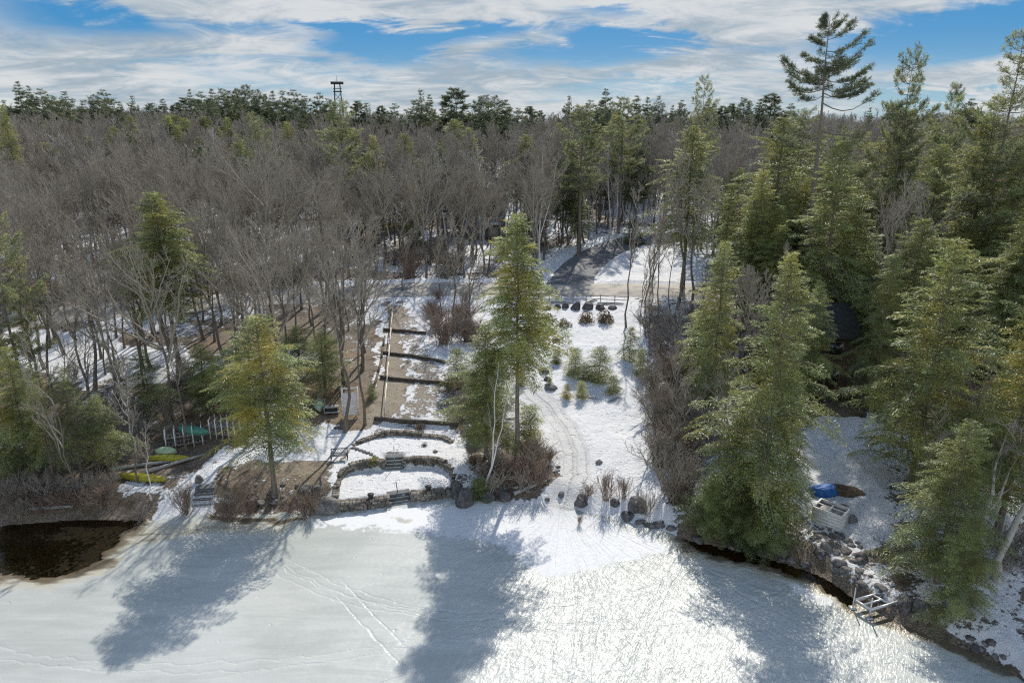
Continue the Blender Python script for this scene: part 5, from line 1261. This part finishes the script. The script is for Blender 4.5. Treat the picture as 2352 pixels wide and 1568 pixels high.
p = G(1128, 553); r = thing('house', 'blue-grey house with a white post deck glimpsed through the woods beyond the road', 'house', p, .08)
mb = MB(); mb.box((-1.8, 7.2, 3.2), (10, 7, 6.6)); mb.build('wall', M_BLUEGREY, r)
mb = MB(); gable(mb, -6.8, 3.2, 3.7, 10.7, 6.5, 9.0, .5, .2); mb.build('roof', M_ROOF, r)
mb = MB()
for x in (-6.78, 3.18): mb.add([(x, 3.72, 6.48), (x, 10.68, 6.48), (x, 7.2, 8.95)], None, [(0, 1, 2)])
mb.build('gable_wall', M_BLUEGREY, r)
mb = MB(); mb.box((0, 1.8, 3.4), (4.8, 3.7, .3)); mb.build('deck', M_WHITE, r)
for x in (-2.2, 2.2):
    for y in (.1, 3.5): mb = MB(); mb.bar((x, y, -.2), (x, y, 4.7), .22); mb.build('post', M_WHITE, r)
mb = MB(); mb.bar((-2.4, .05, 4.65), (2.4, .05, 4.65), .12); mb.bar((-2.35, .05, 4.65), (-2.35, 3.5, 4.65), .12); mb.bar((2.35, .05, 4.65), (2.35, 3.5, 4.65), .12)
for i in range(9): mb.bar((-2.3 + i * .575, .05, 3.5), (-2.3 + i * .575, .05, 4.6), .06)
mb.build('railing', M_WHITE, r)
for x, z, w_, h_, m in ((.7, 1.3, 1.9, 2.1, M_WHITE), (0, 4.9, 1.8, 2.0, M_GLASS), (-4.5, 4.9, 1.6, 1.4, M_GLASS), (-4.5, 1.8, 1.6, 1.4, M_GLASS)):
    mb = MB(); mb.box((x, 3.66, z), (w_ + .24, .1, h_ + .24)); fr = mb.build('door' if m is M_WHITE else 'window', M_WHITE, r); mb = MB(); mb.box((x, 3.6, z), (w_, .06, h_)); mb.build('pane', m, fr)

Yt = 300.0; x = (775 - CU) / F * (Yt * CP - 16 * SP); z = float(H(x, Yt)); zt = ztop(Yt, 189)
r = thing('lookout_tower', 'steel lattice lookout tower with a flat dark roof above the treeline', 'tower', (x, Yt, z), .2); T = zt - z
for sx in (-1, 1):
    for sy in (-1, 1):
        mb = MB(); mb.bar((sx * 2.6, sy * 2.6, 0), (sx * 1.05, sy * 1.05, T - .8), .28); mb.build('leg', M_TOWER, r)
mb = MB(); mb.box((0, 0, T - .35), (5.0, 5.0, .8)); mb.build('roof', M_TOWER, r)
mb = MB(); mb.box((0, 0, T - 3.6), (3.4, 3.4, .35)); mb.build('platform', M_TOWER, r)
mb = MB(); 
for s in (-1, 1): mb.bar((-1.6, s * 1.6, T - 2.5), (1.6, s * 1.6, T - 2.5), .12); mb.bar((s * 1.6, -1.6, T - 2.5), (s * 1.6, 1.6, T - 2.5), .12)
mb.build('railing', M_TOWER, r)
mb = MB(); zz = 0.0
while zz < T - 5:
    f0, f1 = 2.6 - 1.55 * zz / T, 2.6 - 1.55 * (zz + 3) / T
    for a, b in (((-f0, -f0), (f1, -f1)), ((f0, -f0), (-f1, -f1)), ((-f0, f0), (f1, f1)), ((f0, f0), (-f1, f1)), ((-f0, -f0), (-f1, f1)), ((f0, -f0), (f1, f1))):
        mb.bar((a[0], a[1], zz), (b[0], b[1], min(zz + 3, T - 4)), .11)
    zz += 3
mb.build('brace', M_TOWER, r)
mb = MB(); mb.tube([(0, 0, T), (0, 0, T + 2.4)], [.12, .05], 6); mb.build('mast', M_TOWER, r)

# ------------------------------------------------------------------ shrubs, saplings
def shrub_mesh(name, seed, H0, m, n=26, c2=6, c3=4, tw=0.008, open_=0.75, up=0.25):
    rng = np.random.default_rng(seed); N = 5
    az = rng.uniform(0, 6.28, n); sp = rng.uniform(.1, open_, n)
    d = unit(np.stack([np.cos(az) * sp, np.sin(az) * sp, np.ones(n)], -1)); P = np.zeros((n, N, 3))
    P[:, 0, :2] = rng.normal(size=(n, 2)) * .1 * H0; L = H0 * rng.uniform(.6, 1.1, n)
    for k in range(1, N):
        d = unit(d + rng.normal(size=d.shape) * .16); P[:, k] = P[:, k - 1] + d * (L / (N - 1))[:, None]
    L2 = grow(P, c2, 38, lambda PL, s: PL * .5 * (1.15 - .7 * s), 4, up, rng, .25, 1, .15); L3 = grow(L2, c3, 38, lambda PL, s: PL * .5 * (1.1 - .5 * s), 3, up * .6, rng, .2, 1, .15)
    mb = MB()
    for A_, r0 in ((P, .011 * H0 + .006), (L2, tw * 1.4), (L3, tw)): v, q = tubes(A_, taper(A_, r0, .5), 3); mb.add(v, q)
    return make_mesh(name, np.concatenate(mb.V), mb.Q, [m])
SHR = {k: [shrub_mesh('shrub_%s%d' % (k, i), 300 + i + 10 * j, 2.0, m, n, open_=op) for i in range(3)] for j, (k, m, n, op) in enumerate((('red', M_REDTWIG, 34, 1.1), ('grey', M_GREYTWIG, 24, .95), ('reed', M_REDTWIG, 22, .35), ('brown', M_TWIG, 22, .6)))}
def shrub(p, h, wdt, k, label, group=None):
    o = link('bare_shrub', random.choice(SHR[k]), None, p - Vector((0, 0, .05))); o.scale = (wdt / 2.0, wdt / 2.0, h / 2.0); o.rotation_euler = (0, 0, random.uniform(0, 6.28))
    return tag(o, label, 'shrub', group)
for u, v, w, h, k, lab in ((428, 1180, 50, 78, 'red', 'tall brown twiggy shrub left of the timber steps at the shore'), (525, 1190, 84, 58, 'red', 'wide brown shrub right of the timber steps at the shore'), (572, 1182, 50, 44, 'red', 'low brown shrub between the wide shrub and the yellow-tipped hemlock'),
        (706, 1184, 78, 56, 'red', 'wide red-brown shrub between the yellow-tipped hemlock and the brown boulder'), (668, 1176, 40, 36, 'red', 'low brown shrub at the foot of the yellow-tipped hemlock'), (322, 1194, 48, 38, 'grey', 'grey brush clump below the lowest yellow canoe'),
        (1235, 1118, 60, 84, 'red', 'tall brown twig clump right of the middle hemlock at the shore'), (1262, 1062, 40, 44, 'red', 'small brown shrub at the left edge of the snow path'), (1392, 1152, 54, 74, 'reed', 'upright brown reed clump right of the snow path mouth'),
        (1350, 1138, 28, 36, 'red', 'small brown tuft left of the upright reed clump'), (1432, 1145, 44, 56, 'reed', 'thin reed clump behind the blocky dark boulder'), (1485, 1180, 50, 60, 'grey', 'grey twig clump right of the blocky dark boulder'), (1205, 1128, 50, 60, 'brown', 'brown twig clump by the rotten shore log'),
        (1330, 1205, 20, 26, 'reed', 'sparse reed stalks frozen in the ice by the path mouth'), (2130, 1240, 40, 60, 'grey', 'grey twigs in the snow left of the pale birch trunks')):
    p = G(u, v); kk = m_px(p); shrub(p, h * kk * .95, w * kk, k, lab)
def shrubs_in(poly, n, h0, h1, ks, label, group):
    us = [q[0] for q in poly]; vs_ = [q[1] for q in poly]; done = 0
    while done < n:
        u, v = random.uniform(min(us), max(us)), random.uniform(min(vs_), max(vs_))
        if poly_sd(np.array([u]), np.array([v]), poly)[0] > 0: continue
        p = G(u, v); h = random.uniform(h0, h1); shrub(p, h, h * random.uniform(.9, 1.4), random.choice(ks), label, group); done += 1
shrubs_in([(1492, 770), (1560, 740), (1640, 760), (1610, 900), (1590, 1130), (1560, 1220), (1518, 1110), (1498, 1000)], 46, 1.8, 4.2, ['brown', 'brown', 'red', 'grey'], 'brown leafless shrub in the thicket along the right side of the snow clearing', 'shrubs of the right thicket')
shrubs_in([(20, 1050), (250, 1055), (262, 1180), (10, 1185)], 30, 1.0, 2.4, ['grey', 'brown', 'red'], 'grey leafless shrub tangled on the left bank above the open water', 'shrubs of the left bank')
shrubs_in([(1035, 930), (1110, 880), (1200, 1000), (1265, 1050), (1220, 1120), (1120, 1130), (1080, 1040)], 22, 1.2, 2.6, ['brown', 'red', 'grey'], 'leafless shrub in the undergrowth round the middle hemlock', 'shrubs round the middle hemlock')
shrubs_in([(975, 690), (1080, 680), (1090, 790), (1010, 800)], 16, 1.8, 3.6, ['brown', 'red'], 'bushy brown shrub beside the upper end of the gravel path', 'shrubs by the upper path')
shrubs_in([(880, 560), (1080, 570), (1060, 650), (880, 650)], 18, 2.0, 4.0, ['brown', 'red', 'grey'], 'leafless shrub across the road behind the gravel path', 'shrubs across the road')
shrubs_in([(30, 860), (560, 830), (700, 900), (560, 960), (300, 1030), (60, 1040)], 26, 1.4, 3.0, ['grey', 'brown'], 'leafless sapling brush on the floor of the left lakeside woods', 'brush of the left woods')
shrubs_in([(2030, 1050), (2352, 1000), (2352, 1400), (2230, 1400), (2090, 1280)], 16, 1.2, 2.6, ['grey', 'brown'], 'leafless brush in the snow under the right edge trees', 'brush of the right edge')

def leafy_mesh(name, seed, m, n=900, lw=.12):
    rng = np.random.default_rng(seed); d = unit(rng.normal(size=(n, 3))); d[:, 2] = np.abs(d[:, 2]); rr = rng.random(n) ** .4
    b = d * rr[:, None] * (1 + .25 * np.sin(d[:, :1] * 5 + seed)); ld = unit(d + rng.normal(size=(n, 3)) * .7); sd = unit(np.cross(ld, rng.normal(size=(n, 3))))
    v, q = diamonds(b, ld, sd, rng.uniform(.12, .26, n), rng.uniform(.5, 1, n) * lw); return make_mesh(name, v, [q], [m])
LEAFY = {'brown': leafy_mesh('leafy_brown', 1, M_BROWNLEAF), 'green': leafy_mesh('leafy_green', 2, M_HEM, 1200)}
for u, v, w, h, k, lab in ((1346, 740, 44, 26, 'brown', 'low brown leafy bush below the middle of the boulder row'), (1390, 741, 48, 32, 'brown', 'larger brown leafy bush below the right end of the boulder row'), (1258, 738, 36, 20, 'brown', 'low brown leafy bush below the left end of the boulder row'),
        (1296, 748, 38, 18, 'brown', 'flat brown leafy bush between two others below the boulder row'), (858, 1072, 34, 16, 'green', 'clipped dark evergreen bush on the wall left of the patio steps'), (950, 1066, 32, 14, 'brown', 'brown plant clump on the wall right of the patio steps'),
        (978, 1060, 18, 10, 'brown', 'small dark plant clump behind the right curved wall'), (1008, 1068, 24, 14, 'brown', 'reddish plant clump at the bend of the right curved wall'), (975, 1025, 18, 9, 'brown', 'dry plant tuft on the snow of the upper patio'),
        (1000, 1040, 16, 7, 'brown', 'dry flattened plant on the right of the upper patio'), (1090, 1062, 44, 22, 'brown', 'brown leafy heap on the snow left of the middle hemlock'), (965, 985, 30, 16, 'brown', 'rusty leaf clump beside the lowest path log')):
    p = G(u, v); kk = m_px(p); o = link('leafy_bush', LEAFY[k], None, p - Vector((0, 0, .05))); o.scale = (w * kk / 2.3, w * kk / 2.5, h * kk * .85); o['yellow'] = .2
    o.rotation_euler = (0, 0, random.uniform(0, 6)); tag(o, lab, 'bush')
SAP = hemlock_meshes('sapling', 8, H0=3.0, R=1.25, cb=0.04, nb=95, step=0.13, K=4, leafL=.20, leafW=.055, power=.7)
for u, v, vt, w, yl, lab in ((1279, 833, 806, 16, .2, 'small fir at the left of the fir clump on the snow slope'), (1320, 858, 800, 26, .4, 'middle fir of the clump on the snow slope'), (1376, 870, 798, 36, .4, 'largest bushy fir of the clump on the snow slope'), (1341, 872, 832, 20, .4, 'fir squeezed in front of the largest one on the slope'),
        (1302, 913, 882, 13, .8, 'tiny yellow-green fir below the clump on the snow'), (1335, 913, 876, 16, .4, 'small upright fir just right of the tiny yellow-green one'), (1408, 902, 864, 19, .2, 'bluish fir at the lower right of the clump'), (1446, 825, 752, 22, .1, 'dark young fir at the right edge of the snow clearing'),
        (1197, 884, 848, 15, .3, 'young fir beside the trunk of the middle hemlock'), (1218, 779, 742, 22, .2, 'dark young fir at the upper left edge of the snow clearing'), (1216, 1006, 930, 40, .8, 'bright yellow-green bushy fir right of the middle hemlock trunk'), (1262, 888, 868, 9, .2, 'tiny dark fir among the rocks on the slope'), (1100, 1142, 1098, 28, .1, 'dark low fir at the foot of the leaning white birch'),
        (855, 912, 880, 14, .5, 'small round evergreen between the grey trees at the left edge of the path'), (1470, 860, 800, 20, .1, 'young fir in the shade of the right thicket'), (1050, 890, 800, 34, .3, 'young hemlock filling the right side of the gravel path')):
    p = G(u, v); kk = m_px(p); h = (v - vt) * kk * 1.02
    place('young_fir', SAP, p, h, lab, cat='tree', sxy=.84 * w * kk / 1.05, yellow=yl, sink=.05)

for pr, u, v, vt, hw, yl, rz, lab in (('C', 1846, 938, 640, 44, 0.15, 1.0, 'hemlock standing close in front of the left end of the cabin'), ('A2', 1998, 948, 590, 64, 0.3, 2.2, 'hemlock with spreading boughs in front of the right end of the cabin'),
        ('C', 1915, 800, 560, 46, 0.1, 0.4, 'hemlock crown showing over the cabin roof')):
    p = G(u, v); h = ztop(p[1], vt) - p[2]; proto, R0 = HEM[pr]
    place('hemlock_tree', proto, p, h, lab, group=HG, rotz=rz, sxy=1.14 * hw * depth(p) / F / R0, yellow=yl)

# ------------------------------------------------------------------ sky, sun, camera
SUN_EL, SUN_AZ = math.radians(41), math.radians(11)
w = bpy.data.worlds.new('World'); scene.world = w; w.use_nodes = True
nt = w.node_tree; nt.nodes.clear(); g = NT(nt)
sky = g.n('ShaderNodeTexSky', sky_type='NISHITA'); sky.sun_disc = False
sky.sun_elevation = SUN_EL; sky.sun_rotation = SUN_AZ; sky.air_density = 1.0; sky.dust_density = 0.4; sky.ozone_density = 3.0
tc = g.n('ShaderNodeTexCoord'); d = tc.outputs['Generated']
sp = g.n('ShaderNodeSeparateXYZ'); g.l(d, sp.inputs[0])
zc = g.math('MAXIMUM', sp.outputs[2], 0.0)
den = g.math('ADD', zc, 0.17)
cb_ = g.n('ShaderNodeCombineXYZ'); g.l(g.math('DIVIDE', sp.outputs[0], den), cb_.inputs[0]); g.l(g.math('DIVIDE', sp.outputs[1], den), cb_.inputs[1])
cp = cb_.outputs[0]
n1 = g.noise(0.9, 8, 0.6, g.vm('MULTIPLY', g.vm('ADD', cp, (3.1, 1.7, 0)), (1.0, 1.2, 1)), 0.9)
n2 = g.noise(3.4, 8, 0.66, g.vm('MULTIPLY', cp, (0.8, 1.15, 1)), 1.1)
n3 = g.noise(1.1, 6, 0.6, g.vm('ADD', cp, (8, 2, 0)), 0.5)
f = g.math('ADD', g.math('MULTIPLY', n1, 0.72), g.math('MULTIPLY', n2, 0.28))
# a few open blue gaps, placed by compass direction and height
def skydir(u, v):
    a, b = (u - CU) / F, (CV - v) / F
    return Vector((a, CP + b * SP, -SP + b * CP)).normalized()
holes = None
for (u, v, ru, rv_, amt) in ((890, 105, 150, 42, .25), (1050, 70, 150, 22, .17), (1400, 112, 150, 34, .24), (1170, 135, 110, 26, .12), (2130, 92, 190, 48, .24), (2330, 60, 90, 40, .14), (330, 55, 170, 28, .10), (100, 40, 130, 40, .10), (1480, 215, 220, 24, .08), (2080, 235, 90, 28, .22), (1400, 25, 110, 18, .10), (740, 60, 90, 18, .16)):
    c = skydir(u, v); px = g.vm('SUBTRACT', d, tuple(c))
    wob = g.math('MULTIPLY', g.math('SUBTRACT', g.math('ADD', g.math('MULTIPLY', n1, 0.6), g.math('MULTIPLY', n2, 0.4)), 0.5), 0.42)
    su, sv = ru / F, rv_ / F
    ex = g.math('DIVIDE', g.math('ADD', g.vm('DOT_PRODUCT', px, (1, 0, 0)), wob), su)
    ez = g.math('DIVIDE', g.math('ADD', g.vm('DOT_PRODUCT', px, (0, 0, 1)), g.math('MULTIPLY', wob, 0.30)), sv)
    r2 = g.math('SQRT', g.math('ADD', g.math('MULTIPLY', ex, ex), g.math('MULTIPLY', ez, ez)))
    hval = g.math('MULTIPLY', g.math('SUBTRACT', 1.0, g.ramp(r2, 0.3, 1.4)), amt * 1.15)
    hval = g.math('MULTIPLY', hval, g.ramp(g.vm('DOT_PRODUCT', d, (0, 1, 0)), 0.0, 0.2))
    holes = hval if holes is None else g.math('ADD', holes, hval)
# the cloud sheet thins overhead
thin = g.math('MULTIPLY', g.ramp(sp.outputs[2], 0.25, 0.75), 0.16)
f = g.math('SUBTRACT', g.math('SUBTRACT', g.math('ADD', f, 0.115), holes), thin)
mask = g.ramp(f, 0.385, 0.64)
shade = g.ramp(g.math('ADD', g.math('MULTIPLY', n3, 0.5), g.math('MULTIPLY', n2, 0.5)), 0.38, 0.60)
cloud = g.mix(shade, (2.0, 2.45, 2.85), (3.85, 3.95, 4.0))
north_fill = g.math('ADD', 1.0, g.math('MULTIPLY', g.math('SUBTRACT', 1.0, g.ramp(sp.outputs[1], -0.5, 0.15)), 0.9))  # unseen clouds behind the camera brightened to fill the near sides of trees
vs_ = g.n('ShaderNodeVectorMath', operation='SCALE'); g.l(cloud, vs_.inputs[0]); g.l(north_fill, vs_.inputs['Scale']); cloud = vs_.outputs[0]
hs = g.n('ShaderNodeHueSaturation'); hs.inputs['Saturation'].default_value = 1.35; hs.inputs['Value'].default_value = 0.8; g.l(sky.outputs[0], hs.inputs['Color'])
low = g.math('SUBTRACT', 1.0, g.ramp(sp.outputs[2], 0.18, 0.5))
blue = g.mix(g.math('MULTIPLY', low, 0.85), hs.outputs[0], g.mix(g.ramp(sp.outputs[2], 0.0, 0.12), (1.1, 2.3, 3.2), (0.0, 1.05, 2.6)))
mixc = g.mix(g.math('MULTIPLY', mask, 0.96), blue, cloud)
bg = g.n('ShaderNodeBackground'); g.l(mixc, bg.inputs[0]); bg.inputs['Strength'].default_value = 0.12
o = g.n('ShaderNodeOutputWorld'); g.l(bg.outputs[0], o.inputs[0])

sv = Vector((math.sin(SUN_AZ) * math.cos(SUN_EL), math.cos(SUN_AZ) * math.cos(SUN_EL), math.sin(SUN_EL)))
sl = bpy.data.lights.new('sun', 'SUN'); sl.energy = 3.1; sl.angle = math.radians(0.55); sl.color = (1.0, 0.94, 0.84)
so = bpy.data.objects.new('sun', sl); COL.objects.link(so); so.rotation_euler = sv.to_track_quat('Z', 'Y').to_euler(); so.location = sv * 100

cam = bpy.data.cameras.new('camera'); co = bpy.data.objects.new('camera', cam); COL.objects.link(co)
cam.sensor_width = 36; cam.lens = 36 * F / 2352; cam.clip_start = 0.5; cam.clip_end = 5000
co.location = (0, 0, CAMZ); co.rotation_euler = (math.radians(90) - PITCH, 0, 0)
scene.camera = co
vs = scene.view_settings; vs.view_transform = 'Standard'; vs.look = 'None'; vs.exposure = 0.62; vs.gamma = 1.0
cy = scene.cycles; cy.max_bounces = 5; cy.diffuse_bounces = 3; cy.glossy_bounces = 2; cy.transmission_bounces = 4; cy.transparent_max_bounces = 8
cy.volume_bounces = 0; cy.use_denoising = False; cy.filter_width = 1.2
cy.caustics_reflective = False; cy.caustics_refractive = False
